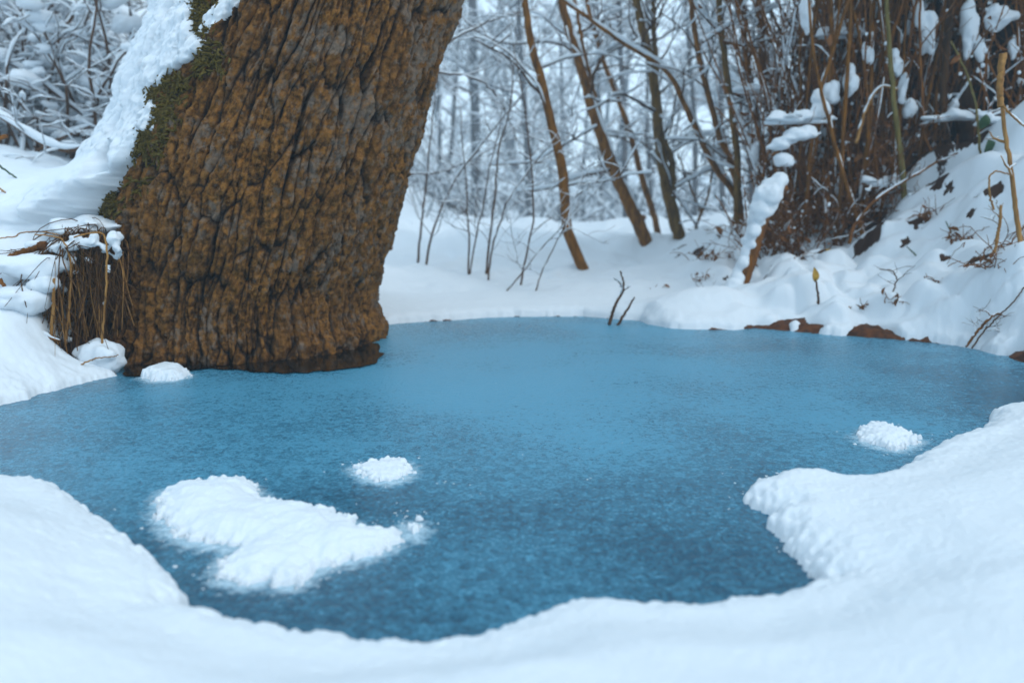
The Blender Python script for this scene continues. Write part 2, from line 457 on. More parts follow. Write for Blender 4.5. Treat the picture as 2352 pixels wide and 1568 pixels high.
# muddy strip under the snow of the right bank
i0 = 14
strip = FARP[i0:]
seg = []
for i in range(len(strip) - 1):
    for f in np.linspace(0, 1, 14, endpoint=False): seg.append(strip[i] * (1 - f) + strip[i + 1] * f)
seg = np.array(seg)
tg = np.gradient(seg, axis=0); tg /= np.linalg.norm(tg, axis=1)[:, None]
nrm = np.stack([-tg[:, 1], tg[:, 0]], -1)
nrm *= np.sign((nrm * (seg - np.array([.6, 2.2]))).sum(1))[:, None]
rows = []
for k, w in enumerate(np.linspace(-.03, .26, 26)):
    p = seg + nrm * w
    hz = -.012 + sstep(-.03, .05, w) * (.016 + .014 * sstep(.8, 1.1, p[:, 0])) + max(w, 0) * .18 + .012 * fbm(p[:, 0] * 14, p[:, 1] * 14, octv=3, seed=15) + .010 * fbm(p[:, 0] * 50, p[:, 1] * 50, octv=3, seed=16)
    rows.append(np.column_stack([p, hz]))
rows = np.array(rows)
mud = mesh_obj('muddy_shore', rows.reshape(-1, 3), grid_q(rows.shape[0], rows.shape[1]), None, M_mud)
tag(mud, kind='structure')

# ------------------------------------------------------------------ the big leaning trunk
TD = 3.05
prof = np.array([(0, 425, 1060), (60, 410, 1043), (130, 384, 1020), (200, 352, 999), (270, 326, 979), (340, 300, 960), (450, 272, 929), (560, 254, 900), (620, 247, 878), (665, 243, 864), (700, 240, 861), (730, 237, 868), (752, 235, 876),
                 (775, 234, 874), (800, 232, 866), (840, 232, 862)], float)
pX, pY, pZ = ray(prof[:, 1], prof[:, 0]); tt = TD / pY
zl = CAMZ + pZ * tt; xl = pX * tt
xr = ray(prof[:, 2], prof[:, 0])[0] * tt
o_ = np.argsort(zl); zl, xl, xr = zl[o_], xl[o_], xr[o_]
BM = .014   # mean bark relief
def trunk_c(z):
    l = np.interp(z, zl, xl); r = np.interp(z, zl, xr)
    cx = (l + r) / 2; rad = (r - l) / 2 * .985
    up = np.maximum(z - zl[-1], 0)
    sl = (xl[-1] + xr[-1] - xl[-5] - xr[-5]) / 2 / (zl[-1] - zl[-5])
    return cx + up * sl, rad * (1 - up * .045)

def bark_h(th, z):
    R0 = .5
    u = th * R0; v = z * 1.02
    cu, cz = np.cos(th), np.sin(th)
    wu = .026 * fbm(cu * 3.2, cz * 3.2, v * 2.6, 3, 101) + .010 * fbm(cu * 9, cz * 9, v * 7, 2, 102)
    wv = .06 * fbm(cu * 4, cz * 4, v * 3, 3, 105)
    wm = .008 * fbm(cu * 17, cz * 17, v * 11, 3, 107) + .0045 * fbm(cu * 55, cz * 55, v * 45, 2, 108)
    nu = 60
    su = nu / (2 * np.pi)
    U = (th + wu * 1.5 / R0) * su; V = (v + wv * 1.6) / .27
    V = V + .45 * np.sin(np.floor(U) * 2.4)
    f1, f2, cid = voronoi((th + (wu * .85 + wm) / R0) * su, (v + wv * 1.6 + wm * 1.5) / .30, nu, 7)
    e = f2 - f1
    plate = 1 - np.exp(-e * 6.5)
    nu2 = 150
    U2 = (th + (wu * .9 + wm) / R0) * nu2 / (2 * np.pi); V2 = (v + wv * .8) / .12
    g1, g2, cid2 = voronoi(U2, V2, nu2, 9)
    plate2 = 1 - np.exp(-(g2 - g1) * 7)
    rid = 1 - np.abs(fbm(cu * 9, cz * 9, v * 1.7, 3, 111)) * 2.4
    rid = np.clip(rid, 0, 1)
    rid2 = np.clip(1 - np.abs(fbm(cu * 20, cz * 20, v * 6.5, 3, 117)) * 2.6, 0, 1)
    low = fbm(cu * 1.6, cz * 1.6, v * 1.8, 3, 121)
    lump = fbm(cu * 8, cz * 8, v * 5, 3, 125)
    rough = fbm(cu * 26, cz * 26, v * 30, 4, 131)
    sel = sstep(-.35, .25, fbm(cu * 3.5, cz * 3.5, v * 4, 2, 141))       # where the cross cracks open
    pl2 = 1 - (1 - plate2) * sel
    knob = fbm(cu * 30, cz * 30, v * 24, 3, 151)
    h = .022 * plate * (.5 + .9 * cid) + .008 * pl2 * (.4 + 1.2 * cid2) - .017 * rid ** 5 - .005 * rid2 ** 6 + .018 * low + .010 * lump + .008 * knob + .013 * fbm(cu * 60, cz * 60, v * 42, 3, 153)
    ph = np.clip((.08 + .92 * plate) * (1 - .8 * rid ** 6) * (.5 + .5 * pl2) * (1 - .25 * rid2 ** 6), 0, 1)
    return h - .016, ph, cid

def build_trunk():
    zs = np.concatenate([np.linspace(-.12, 1.42, 640), np.linspace(1.42, 4.6, 110)[1:]])
    nth = 1150
    th = np.linspace(0, 2 * np.pi, nth, endpoint=False)
    T, Z = np.meshgrid(th, zs)
    h, ph, cid = bark_h(T, Z)
    cx, rad = trunk_c(Z)
    fl = sstep(.16, -.02, Z) * .018 * (1 + vnoise(np.cos(T) * 3, np.sin(T) * 3, seed=4))
    rr = rad - BM + .012 + h + fl - .004
    x = cx + rr * np.cos(T); y = TD + rr * np.sin(T)
    z = Z + .01 * fbm(T * 3, Z * 9, seed=6)
    root = thing('leaning_tree', 'thick leaning tree trunk with deeply cracked brown bark standing in the frozen pond', 'tree', (trunk_c(np.array([0.]))[0][0], TD, 0))
    loc = np.array(root.location)
    v = np.stack([x, y, z], -1).reshape(-1, 3) - loc
    top = len(v); nr = len(zs)
    v = np.vstack([v, [[trunk_c(np.array([4.6]))[0][0] - loc[0], 0, 4.65]]])
    cap = np.stack([(nr - 1) * nth + np.arange(nth), (nr - 1) * nth + (np.arange(nth) + 1) % nth, np.full(nth, top)], -1)
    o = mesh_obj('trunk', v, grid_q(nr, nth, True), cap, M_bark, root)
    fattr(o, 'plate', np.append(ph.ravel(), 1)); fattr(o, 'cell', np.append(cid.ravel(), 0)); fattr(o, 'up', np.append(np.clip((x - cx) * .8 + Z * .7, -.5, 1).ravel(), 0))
    # snow plastered down the left flank; a = angle from the left edge towards the viewer
    zs2 = np.linspace(.30, 2.4, 620); nt2 = 420
    a = np.linspace(R_(-90), R_(85), nt2)
    A, Z = np.meshgrid(a, zs2)
    T = np.pi + A; A = A - R_(20)
    cx, rad = trunk_c(Z)
    bx = np.cos(T); by = np.sin(T)
    hb = bark_h(np.mod(T, 2 * np.pi), Z)[0]
    lim = np.interp(Z, [.45, .55, .62, .70, .78, .86, .93, .98, 1.05, 1.13, 1.3, 1.8, 2.4], [8, 18, 24, 34, 46, 36, 44, 50, 44, 36, 36, 28, 20])
    nz = fbm(bx * 7, by * 7, Z * 7, 4, 201); nzf = fbm(bx * 26, by * 26, Z * 26, 3, 203)
    tz = sstep(.78, .64, Z)
    edge = (lim + 8 * tz + (11 * nz + 6 * nzf) * (1 - .75 * tz) - np.degrees(A)) / (9.0 + 8 * tz)
    th_ = np.clip(edge, 0, 1)
    th_ = np.sqrt(1 - (1 - th_) ** 2)
    hole = sstep(.35, .5, fbm(bx * 9 + 3, by * 9, Z * 6, 3, 209)) * sstep(8, 22, np.degrees(A))
    patch = np.exp(-(((np.degrees(A) - 52) / 6.0) ** 2 + ((Z - 1.16) / .07) ** 2) * 1.3) * 1.3 + np.exp(-(((np.degrees(A) - 47) / 4) ** 2 + ((Z - 1.06) / .05) ** 2)) * .9
    patch = sstep(.35, .9, patch + .35 * nz + .2 * nzf)
    tk = np.maximum(th_ * (1 - hole), patch * .55)
    thick_ = sstep(.74, .62, Z)
    body = .034 + .034 * sstep(35, -10, np.degrees(A)) + .020 * (1 - thick_) * fbm(bx * 4, by * 4, Z * 5, 3, 211) + .02 * thick_ * fbm(bx * 7, by * 7, Z * 2, 3, 212)
    body = body + .05 * sstep(.80, .66, Z) + .13 * sstep(.69, .55, Z) + .16 * sstep(.57, .46, Z)
    thick = sstep(.74, .62, Z)
    tk = tk * body + (1 - .85 * thick) * tk * (.011 * fbm(bx * 16, by * 16, Z * 16, 3, 215) + .004 * fbm(bx * 60, by * 60, Z * 60, 2, 216))
    thick = sstep(.74, .62, Z)
    rr = rad + hb * (1 - thick) + .004 * thick - .022 + np.where(tk > .002, tk + .012, -.03)
    v = np.stack([cx + rr * bx, TD + rr * by, Z], -1).reshape(-1, 3) - loc
    s = mesh_obj('snow_cover', v, grid_q(len(zs2), nt2), None, M_snow, root)
    # moss along the snow edge: cushions of short curled fibres
    mb = MB(); r = np.random.default_rng(77)
    for i in range(5200):
        zz = r.uniform(.46, 1.25)
        lm = np.interp(zz, [.45, .55, .62, .70, .78, .86, .93, .98, 1.05, 1.13, 1.3], [8, 18, 24, 34, 46, 36, 44, 50, 44, 36, 36])
        w = np.interp(zz, [.46, .56, .66, .78, .9, 1.0, 1.1, 1.25], [20, 24, 22, 15, 22, 9, 12, 8])
        ad = lm - 6 + abs(r.normal(0, .5)) * w
        aa = R_(ad + 20); t = np.pi + aa
        if vnoise(np.array([ad * .13]), np.array([zz * 16]), seed=5)[0] < -.15 + .5 * max(0, (ad - lm) / w - .4): continue
        c_, ra = trunk_c(np.array([zz]))
        d = np.array([np.cos(t), np.sin(t), 0]); tn = np.array([-np.sin(t), np.cos(t), 0])
        base = np.array([c_[0], TD, zz]) + d * (ra[0] - .022)
        L = r.uniform(.022, .05)
        p1 = base + d * L * .7 + tn * r.normal(0, .010) + np.array([0, 0, r.normal(0, .010)])
        p2 = p1 + d * L * .25 + tn * r.normal(0, .014) + np.array([0, 0, r.normal(-.008, .012)])
        mb.tube(np.array([base, p1, p2]) - loc, [.0040, .0048, .0022], 4)
    mb.build('moss', M_moss, root)
build_trunk()

# ================================================================== vegetation helpers
ICO = None
def ico(sub):
    import bmesh
    bm = bmesh.new(); bmesh.ops.create_icosphere(bm, subdivisions=sub, radius=1)
    v = np.array([x.co[:] for x in bm.verts]); f = np.array([[x.index for x in p.verts] for p in bm.faces]); bm.free()
    return v, f
ICO1, ICO2, ICO3 = ico(1), ico(2), ico(3)

def lump(mb, c, r, rg, sub=2, amp=.22, flat=None):
    v, f = (ICO1, ICO2, ICO3)[sub - 1]
    n = np.zeros(len(v))
    for k in range(4):
        w = rg.normal(0, 1.6 + k * .8, 3)
        n += np.sin(v @ w + rg.uniform(0, 6.28)) / (1 + k * .5)
    p = v * (1 + amp * .5 * n)[:, None] * np.asarray(r)
    if flat is not None: p[:, 2] = np.where(p[:, 2] < 0, p[:, 2] * flat, p[:, 2])
    mb.add(p + np.asarray(c), None, f)

def fuse(o, voxel, seed=0, amp=.004, freq=40, it=4):
    """melt overlapping lumps into one snow body with a grainy skin"""
    md = o.modifiers.new('fuse', 'REMESH'); md.mode = 'VOXEL'; md.voxel_size = voxel; md.use_smooth_shade = True
    sm = o.modifiers.new('soft', 'SMOOTH'); sm.factor = .5; sm.iterations = it
    dg = bpy.context.evaluated_depsgraph_get()
    me = bpy.data.meshes.new_from_object(o.evaluated_get(dg))
    o.modifiers.clear(); old = o.data; o.data = me; me.name = old.name
    n = len(me.vertices); v = np.empty(n * 3, np.float32); me.vertices.foreach_get('co', v); v = v.reshape(-1, 3).astype(float)
    nn = np.empty(n * 3, np.float32); me.vertices.foreach_get('normal', nn); nn = nn.reshape(-1, 3)
    d = amp * fbm(v[:, 0] * freq, v[:, 1] * freq, v[:, 2] * freq, 4, seed) + amp * 1.6 * fbm(v[:, 0] * freq * .3, v[:, 1] * freq * .3, v[:, 2] * freq * .3, 2, seed + 4)
    me.vertices.foreach_set('co', (v + nn * d[:, None]).astype(np.float32).ravel()); me.update()
    if not len(me.materials): me.materials.append(M_snow)
    return o

def resample(pts, n):
    pts = np.asarray(pts, float)
    s = np.concatenate([[0], np.cumsum(np.linalg.norm(np.diff(pts, axis=0), axis=1))])
    t = np.linspace(0, s[-1], n)
    # smooth (Catmull-like) by cubic through numpy interp of smoothed control points
    out = np.stack([np.interp(t, s, pts[:, k]) for k in range(3)], -1)
    if n > 6 and len(pts) > 2:
        for _ in range(2):
            out[1:-1] = .25 * out[:-2] + .5 * out[1:-1] + .25 * out[2:]
    return out

def rough(pts, amp, rg):
    p = np.array(pts); n = len(p)
    d = rg.normal(0, amp, (n, 3)); d[0] = 0
    p += d
    return p

def snow_on(mb, pts, rad, amt, rg, gap=.0, k=5, side=.15, freq=1.0):
    """a lumpy rope of snow lying on the upper side of a branch"""
    pts = np.asarray(pts); n = len(pts)
    L = np.linalg.norm(np.diff(pts, axis=0), axis=1).sum()
    m = int(np.clip(L / max(amt * .9, .012), 4, 46))
    p = resample(pts, m); r = np.interp(np.linspace(0, 1, m), np.linspace(0, 1, n), np.broadcast_to(rad, (n,)))
    t = np.gradient(p, axis=0); t /= np.linalg.norm(t, axis=1)[:, None] + 1e-9
    up = np.array([0, 0, 1.0]) - t * t[:, 2:3]
    s = np.linalg.norm(up, axis=1); up = up / (s[:, None] + 1e-6)
    g = np.clip(rg.normal(.62, .34, m), 0, 1.25)
    g = np.convolve(np.pad(g, 1, mode='edge'), [.25, .5, .25], 'valid')
    if gap: g = g * sstep(gap - .22, gap + .12, np.interp(np.linspace(0, 1, m), np.linspace(0, 1, max(4, m // 3)), rg.random(max(4, m // 3))))
    w = np.sin(np.linspace(.12, np.pi - .12, m)) ** .4
    h = amt * g * w * np.clip(side + s, 0, 1) 
    rs = h * .5 + r * .55 * np.clip(h / (amt * .3), 0, 1)
    mb.tube(p + up * (r * .55 + h * .42)[:, None] * np.clip(h / (amt * .2), 0, 1)[:, None], rs + 1e-4, k)

def limb(start, dirn, L, n, rg, wander=.25, grav=0.0):
    p = [np.array(start, float)]; d = np.array(dirn, float); d /= np.linalg.norm(d)
    for i in range(n):
        d = d + rg.normal(0, wander / math.sqrt(n), 3) + np.array([0, 0, grav / n])
        d /= np.linalg.norm(d)
        p.append(p[-1] + d * L / n)
    return np.array(p)

def twigs(mbt, mbs, parent, r0, nb, L, rg, levels=1, snow=.012, t0=.2, up=.5, rmin=.0012, spread=1.0, keep=.75, grav=0):
    """side branches off a polyline, recursively"""
    n = len(parent)
    for i in range(nb):
        f = rg.uniform(t0, .98); k = f * (n - 1); a = int(min(k, n - 2)); b = k - a
        s = parent[a] * (1 - b) + parent[a + 1] * b
        t = parent[a + 1] - parent[a]; t /= np.linalg.norm(t) + 1e-9
        az = rg.uniform(0, 2 * np.pi)
        side = np.array([np.cos(az), np.sin(az), 0])
        d = t * .55 + side * spread + np.array([0, 0, up * rg.uniform(.2, 1.2)])
        l = L * rg.uniform(.45, 1.15) * (1.1 - .5 * f)
        p = limb(s, d, l, 7 if levels > 0 else 5, rg, .55, grav)
        r = max(r0 * rg.uniform(.35, .6), rmin)
        rr = np.linspace(r, max(r * .3, rmin * .7), len(p))
        mbt.tube(p, rr, 4 if r > .004 else 3, cap=False)
        if mbs is not None and rg.random() < keep: snow_on(mbs, p, rr, snow * rg.uniform(.6, 1.3), rg, gap=.25, k=4, side=0.02)
        if levels > 0: twigs(mbt, mbs, p, r, max(2, int(nb * .55)), L * .5, rg, levels - 1, snow * .8, .15, up, rmin, spread, keep, grav)

def pxline(pts, depth, ddepth=0.0):
    pts = np.array(pts, float)
    f = np.linspace(0, 1, len(pts))
    return at_y(pts[:, 0], pts[:, 1], depth + ddepth * f)

def make_tree(name, label, px, widths, seed, depth=None, lean=0.0, nb=10, L=.8, levels=2, snow=.03, tsnow=.035, mat=None, group=None, extra=None, stems=(), up=.5, cat='tree', gap=.35, top=1.2, rmin=.0014, limbs=()):
    """px: trunk from the base upwards, picture units; widths in picture units at base and top"""
    rg = np.random.default_rng(seed)
    base = hit(*px[0]); dp = depth or base[1]
    line = pxline(px, dp, lean)
    line[0] = base if depth is None else line[0]
    line[0, 2] = min(line[0, 2], gz(line[0, 0], line[0, 1]) if line[0, 1] < 30 else line[0, 2]) 
    tdir = line[-1] - line[-2]; tdir /= np.linalg.norm(tdir)
    sink = line[0] - np.array([0, 0, .12])
    full = np.vstack([sink, line, limb(line[-1], tdir + np.array([0, 0, .3]), top, 5, rg, .2)[1:]])
    n = max(30, int(np.linalg.norm(np.diff(full, axis=0), axis=1).sum() / .05))
    full = resample(full, n); full = rough(full, .002 + .03 * widths[0] / F, rg)
    w0, w1 = widths[0] * dp / F / 2, widths[1] * dp / F / 2
    fr = np.linspace(0, 1, n)
    vis = 1 - top / (np.linalg.norm(np.diff(full, axis=0), axis=1).sum())
    rad = np.where(fr < vis, w0 + (w1 - w0) * fr / vis, w1 * np.clip((1.02 - fr) / (1.02 - vis), 0, 1))
    rad = rad * (1 + .06 * fbm(fr * n * .35, fr * 0, seed=seed)) + w0 * .5 * np.exp(-fr * n * .05 / .05) * .4
    root = thing(name, label, cat, line[0], group); loc = np.array(root.location)
    mt, mb, ms = MB(), MB(), MB()
    mt.tube(full, rad, 10)
    if tsnow:
        for rep_ in range(2): snow_on(ms, full[2:], rad[2:], tsnow, rg, gap=gap, k=7, side=.0)
    allst = [(full, rad)]
    for sp, sw in stems:
        q = resample(pxline(sp, dp + (lean * .5)), 30); q = rough(q, .003, rg)
        qr = np.linspace(sw[0], sw[1], 30) * dp / F / 2
        mt.tube(q, qr, 8); allst.append((q, qr))
        if tsnow: snow_on(ms, q, qr, tsnow * .8, rg, gap=gap, k=6, side=0)
    for sp, sw, sn in limbs:
        q = resample(pxline(sp, dp - .05), 24); q = rough(q, .003, rg)
        qr = np.linspace(sw, sw * .6, 24) * dp / F / 2
        mb.tube(q, qr, 6); snow_on(ms, q, qr, sn, rg, gap=.18, k=6, side=.05)
        twigs(mb, ms, q, qr[0], 6, .35, rg, 1, snow * .6, .2, .3, rmin)
    for q, qr in allst:
        twigs(mb, ms, q, max(qr.mean() * .8, .004), nb, L, rg, levels - 1, snow, .18, up, rmin)
    for m in (mt, mb, ms): shift(m, loc)
    mt.build('trunk', mat or M_trunk, root)
    if mb.n: mb.build('crown', M_twig, root)
    if ms.n: ms.build('snow', M_snow, root)
    return root

# ------------------------------------------------------------------ trees on the far bank, read off the photograph
G1 = 'slender trees on the far bank'
make_tree('slender_tree', 'slim brown trunk alone right of the thick leaning trunk, foot bent to the right', [(1345, 616), (1316, 572), (1302, 532), (1298, 483), (1296, 427), (1288, 362), (1272, 306), (1258, 250), (1244, 181), (1224, 121), (1212, 60), (1204, 0)],
          (26, 15), 1, nb=7, L=.7, tsnow=.05, group=G1, gap=.58)
make_tree('slender_tree', 'slim trunk leaning left in one long straight line, snow along its right side', [(1486, 556), (1457, 495), (1433, 443), (1405, 383), (1385, 322), (1361, 258), (1345, 193), (1324, 121), (1304, 60), (1288, 0)],
          (31, 17), 2, nb=9, L=.9, tsnow=.062, group=G1, stems=[([(1392, 330), (1380, 270), (1362, 200), (1349, 149), (1336, 93), (1320, 0)], (9, 7))], gap=.3,
          limbs=[([(1400, 390), (1330, 405), (1270, 432), (1190, 440)], 6, .045), ([(1372, 290), (1300, 330), (1230, 372), (1120, 380)], 5, .04)])
make_tree('slender_tree', 'thin wavy dark stem just right of the straight left-leaning trunk', [(1516, 512), (1500, 478), (1486, 451), (1474, 403), (1457, 342), (1437, 274), (1413, 209), (1385, 141), (1365, 68), (1345, 0)],
          (15, 9), 3, depth=6.4, nb=9, L=.8, tsnow=.035, group=G1)
make_tree('slender_tree', 'forked trunk whose stems part low and again high up, behind the far shore', [(1562, 548), (1548, 500), (1538, 463), (1522, 383), (1514, 322), (1510, 250), (1502, 181), (1490, 121), (1474, 60), (1461, 0)],
          (30, 17), 4, nb=9, L=.9, tsnow=.04, mat=M_trunk_g, group=G1, gap=.5, stems=[([(1508, 170), (1503, 100), (1500, 0)], (13, 9)), ([(1541, 475), (1547, 420), (1542, 362), (1514, 300)], (18, 12))],
          limbs=[([(1552, 430), (1600, 405), (1650, 380)], 6, .05), ([(1545, 440), (1580, 490), (1612, 540)], 5, .03)])
make_tree('slender_tree', 'long thin trunk slanting far to the left across its neighbours, loaded with snow on top', [(1706, 560), (1700, 470), (1690, 440), (1647, 395), (1618, 338), (1590, 278), (1562, 213), (1538, 165), (1505, 141), (1478, 125), (1425, 97), (1361, 48), (1300, 8)],
          (18, 8), 5, depth=5.3, nb=8, L=.7, tsnow=.032, group=G1, gap=.4, top=.6)
make_tree('slender_tree', 'upright thin trunk that bends right on its way down behind the snowy log', [(1706, 590), (1700, 480), (1690, 410), (1680, 375), (1651, 314), (1639, 262), (1627, 213), (1610, 161), (1598, 72), (1586, 0)],
          (17, 11), 6, depth=5.1, nb=9, L=.7, tsnow=.03, group=G1)
make_tree('slender_tree', 'smooth greenish trunk standing straight left of the brown thicket', [(1690, 600), (1690, 540), (1696, 418), (1693, 348), (1682, 261), (1668, 167), (1658, 70), (1651, 0)],
          (17, 14), 7, depth=4.75, nb=8, L=.6, tsnow=.02, mat=M_trunk_g, group=G1, gap=.6, limbs=[([(1662, 97), (1700, 103), (1742, 110)], 7, .05), ([(1684, 215), (1720, 228), (1760, 240)], 6, .04), ([(1612, 100), (1660, 68), (1735, 28)], 5, .035)])
make_tree('slender_tree', 'dark trunk at the left border of the thicket, side twigs full of snow', [(1752, 560), (1750, 460), (1748, 330), (1738, 278), (1720, 174), (1710, 87), (1700, 0)],
          (17, 13), 8, depth=4.9, nb=10, L=.5, tsnow=.03, group=G1)
make_tree('slender_tree', 'trunk half hidden among the brown stems above the snowy shelf branch', [(1790, 560), (1780, 430), (1773, 313), (1768, 244), (1752, 157), (1745, 42), (1742, 0)],
          (18, 17), 9, depth=5.2, nb=10, L=.5, tsnow=.03, group=G1)
make_tree('slender_tree', 'small V-shaped twin stem rising from the snow right of the forked trunk', [(1590, 548), (1606, 500), (1625, 455), (1634, 410), (1640, 350)],
          (8, 4), 10, depth=5.9, nb=6, L=.4, levels=1, tsnow=.02, group=G1, top=.4, stems=[([(1612, 490), (1590, 440), (1570, 390), (1556, 350)], (6, 3))])
# more trunks behind
G2 = 'thin trunks behind the slender trees'
r0 = np.random.default_rng(50)
lab2 = ['slim hazy trunk far behind, left of the lone slim trunk', 'pale thin trunk behind, seen between the lone trunk and the straight leaning one', 'thin reddish trunk behind the straight leaning trunk', 'faint upright trunk behind the forked tree',
        'dim trunk behind the gap right of the forked tree', 'reddish thin trunk far behind, close to the greenish trunk', 'blue grey trunk far behind, beside the edge of the thick leaning trunk', 'thicker hazy trunk with dark patches, far behind between the saplings', 'thin dark trunk behind the left edge of the thicket']
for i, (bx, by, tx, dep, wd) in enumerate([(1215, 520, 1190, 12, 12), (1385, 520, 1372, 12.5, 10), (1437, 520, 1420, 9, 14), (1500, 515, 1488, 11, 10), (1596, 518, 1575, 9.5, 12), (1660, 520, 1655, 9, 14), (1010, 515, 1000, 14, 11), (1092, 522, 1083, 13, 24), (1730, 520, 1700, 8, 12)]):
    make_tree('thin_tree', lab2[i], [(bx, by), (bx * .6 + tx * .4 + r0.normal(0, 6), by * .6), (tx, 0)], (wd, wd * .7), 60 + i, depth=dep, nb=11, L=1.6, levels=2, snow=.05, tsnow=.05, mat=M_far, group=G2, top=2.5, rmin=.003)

# ------------------------------------------------------------------ saplings: thin bare shoots on the far snow
G3 = 'bare saplings on the far snow'
sap = [([(958, 604), (968, 520), (978, 430), (986, 340), (994, 270)], 'thin bare shoot nearest the edge of the thick leaning trunk', 6),
       ([(978, 608), (990, 540), (1014, 475), (1050, 403), (1095, 345), (1139, 290), (1180, 242)], 'bare shoot that bends far to the right, rooted second from the thick leaning trunk', 6),
       ([(1075, 632), (1078, 560), (1074, 480), (1070, 400), (1060, 320)], 'thin straight shoot standing mid-way on the open snow', 5),
       ([(1078, 632), (1090, 560), (1110, 470), (1125, 380), (1150, 290)], 'thin shoot crossing the straight one at its foot and leaning right', 4),
       ([(1115, 628), (1128, 520), (1139, 435), (1143, 342), (1167, 274), (1178, 200)], 'tall dark shoot with a kink high up, left of the lone slim trunk', 6),
       ([(1120, 645), (1130, 570), (1160, 470), (1205, 400), (1240, 360)], 'dark shoot forking off to the right from the foot of the tall kinked shoot', 5),
       ([(1195, 655), (1210, 580), (1228, 500), (1224, 420), (1216, 330), (1206, 250), (1195, 180)], 'pale upright shoot between the dark shoots and the lone slim trunk', 5),
       ([(1160, 668), (1190, 640), (1225, 590), (1262, 550), (1300, 515)], 'low snow-dusted shoot slanting right towards the lone slim trunk', 4),
       ([(1230, 668), (1250, 610), (1275, 560), (1296, 520)], 'short shoot leaning against the foot of the lone slim trunk', 4)]
for i, (px, lb, wd) in enumerate(sap):
    make_tree('sapling', lb, px, (wd, wd * .45), 80 + i, nb=7, L=.45, levels=2, snow=.008, tsnow=.010, mat=M_twig, group=G3, top=.35, cat='sapling', gap=.6, rmin=.0011, up=.7)
# arching twigs that cross the gap
arcs = [([(905, 135), (1014, 169), (1060, 172), (1115, 189), (1159, 242), (1196, 342)], 'long bare twig arching over the gap right of the thick leaning trunk', 5, 4.6),
        ([(1030, 100), (1075, 72), (1111, 56), (1163, 36), (1215, 25)], 'bare twig reaching up to the right close to the bright sky', 5, 5.0),
        ([(930, 400), (1020, 395), (1110, 355), (1150, 325), (1190, 300)], 'snow-dusted twig crossing the saplings low down', 4, 5.4)]
for i, (px, lb, wd, dp) in enumerate(arcs):
    rg = np.random.default_rng(120 + i)
    q = resample(pxline(px, dp, .5), 30); q = rough(q, .004, rg)
    root = thing('hanging_twig', lb, 'twig', q[0])
    m, ms = MB(), MB(); rr = np.linspace(wd, wd * .4, 30) * dp / F / 2
    m.tube(q, rr, 5); snow_on(ms, q, rr, .014, rg, gap=.3, k=4)
    twigs(m, ms, q, rr[0], 9, .5, rg, 1, .008, .1, .2, .0011)
    shift(m, q[0]); shift(ms, q[0]); m.build('twig', M_twig, root); ms.build('snow', M_snow, root)

# ------------------------------------------------------------------ young trees and the far wood
def wood_proto(seed, H, nb, L, snow, levels=2, r=.09, rmin=.006, forked=False):
    rg = np.random.default_rng(seed)
    m, ms = MB(), MB()
    t = limb((0, 0, -.3), (rg.normal(0, .08), rg.normal(0, .08), 1), H, 14, rg, .18)
    rr = np.linspace(r, r * .25, len(t))
    m.tube(t, rr, 6)
    snow_on(ms, t, rr, snow, rg, gap=.4, k=4, side=0.1)
    twigs(m, ms, t, r * .6, nb, L, rg, levels - 1, snow, .12, .55, rmin, 1.0, .9)
    v = np.vstack(m.v + ms.v); nq = len(np.vstack(m.q))
    ms.q = [a + m.n for a in ms.q]; ms.t = [a + m.n for a in ms.t]
    q = np.vstack(m.q + ms.q); tt = np.vstack(m.t + ms.t)
    nt_ = len(np.vstack(m.t))
    midx = np.concatenate([np.zeros(nq), np.ones(len(q) - nq), np.zeros(nt_), np.ones(len(tt) - nt_)])
    return v, q, tt, midx

def scatter(name, label, cat, group, protos, spots, mats, seed):
    rg = np.random.default_rng(seed); src = []
    for i, (x, y, s) in enumerate(spots):
        if i < len(protos):
            v, q, t, mi = protos[i]
            o = mesh_obj(name, v, q, t, mats, None, True, mi); src.append(o)
        else:
            o = src[int(rg.integers(len(src)))].copy(); COL.objects.link(o)
        o.location = (x, y, float(rbf(np.array([x]), np.array([y]))[0]) - .1)
        o.rotation_euler = (0, 0, float(rg.uniform(0, 6.28))); o.scale = (s, s, s * float(rg.uniform(.85, 1.2)))
        tag(o, label, cat, group)

rs = np.random.default_rng(5)
def spots(n, y0, y1, x_of, smin=.7, smax=1.2, pw=1.0):
    out = []
    for i in range(n):
        y = y0 + (y1 - y0) * rs.random() ** pw
        a, b = x_of(y)
        out.append((rs.uniform(a, b), y, rs.uniform(smin, smax)))
    return out
P1 = [wood_proto(300 + i, 6.5, 16, 1.7, .04, 3, .06, .0045) for i in range(5)]
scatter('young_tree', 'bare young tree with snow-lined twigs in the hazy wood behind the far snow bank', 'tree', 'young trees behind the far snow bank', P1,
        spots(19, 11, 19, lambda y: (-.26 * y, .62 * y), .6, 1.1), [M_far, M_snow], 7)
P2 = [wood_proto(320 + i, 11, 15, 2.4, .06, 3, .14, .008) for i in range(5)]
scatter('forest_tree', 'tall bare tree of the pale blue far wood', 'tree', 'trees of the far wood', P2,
        spots(34, 22, 52, lambda y: (-.75 * y, .7 * y), .6, 1.05), [M_far, M_snow], 8)
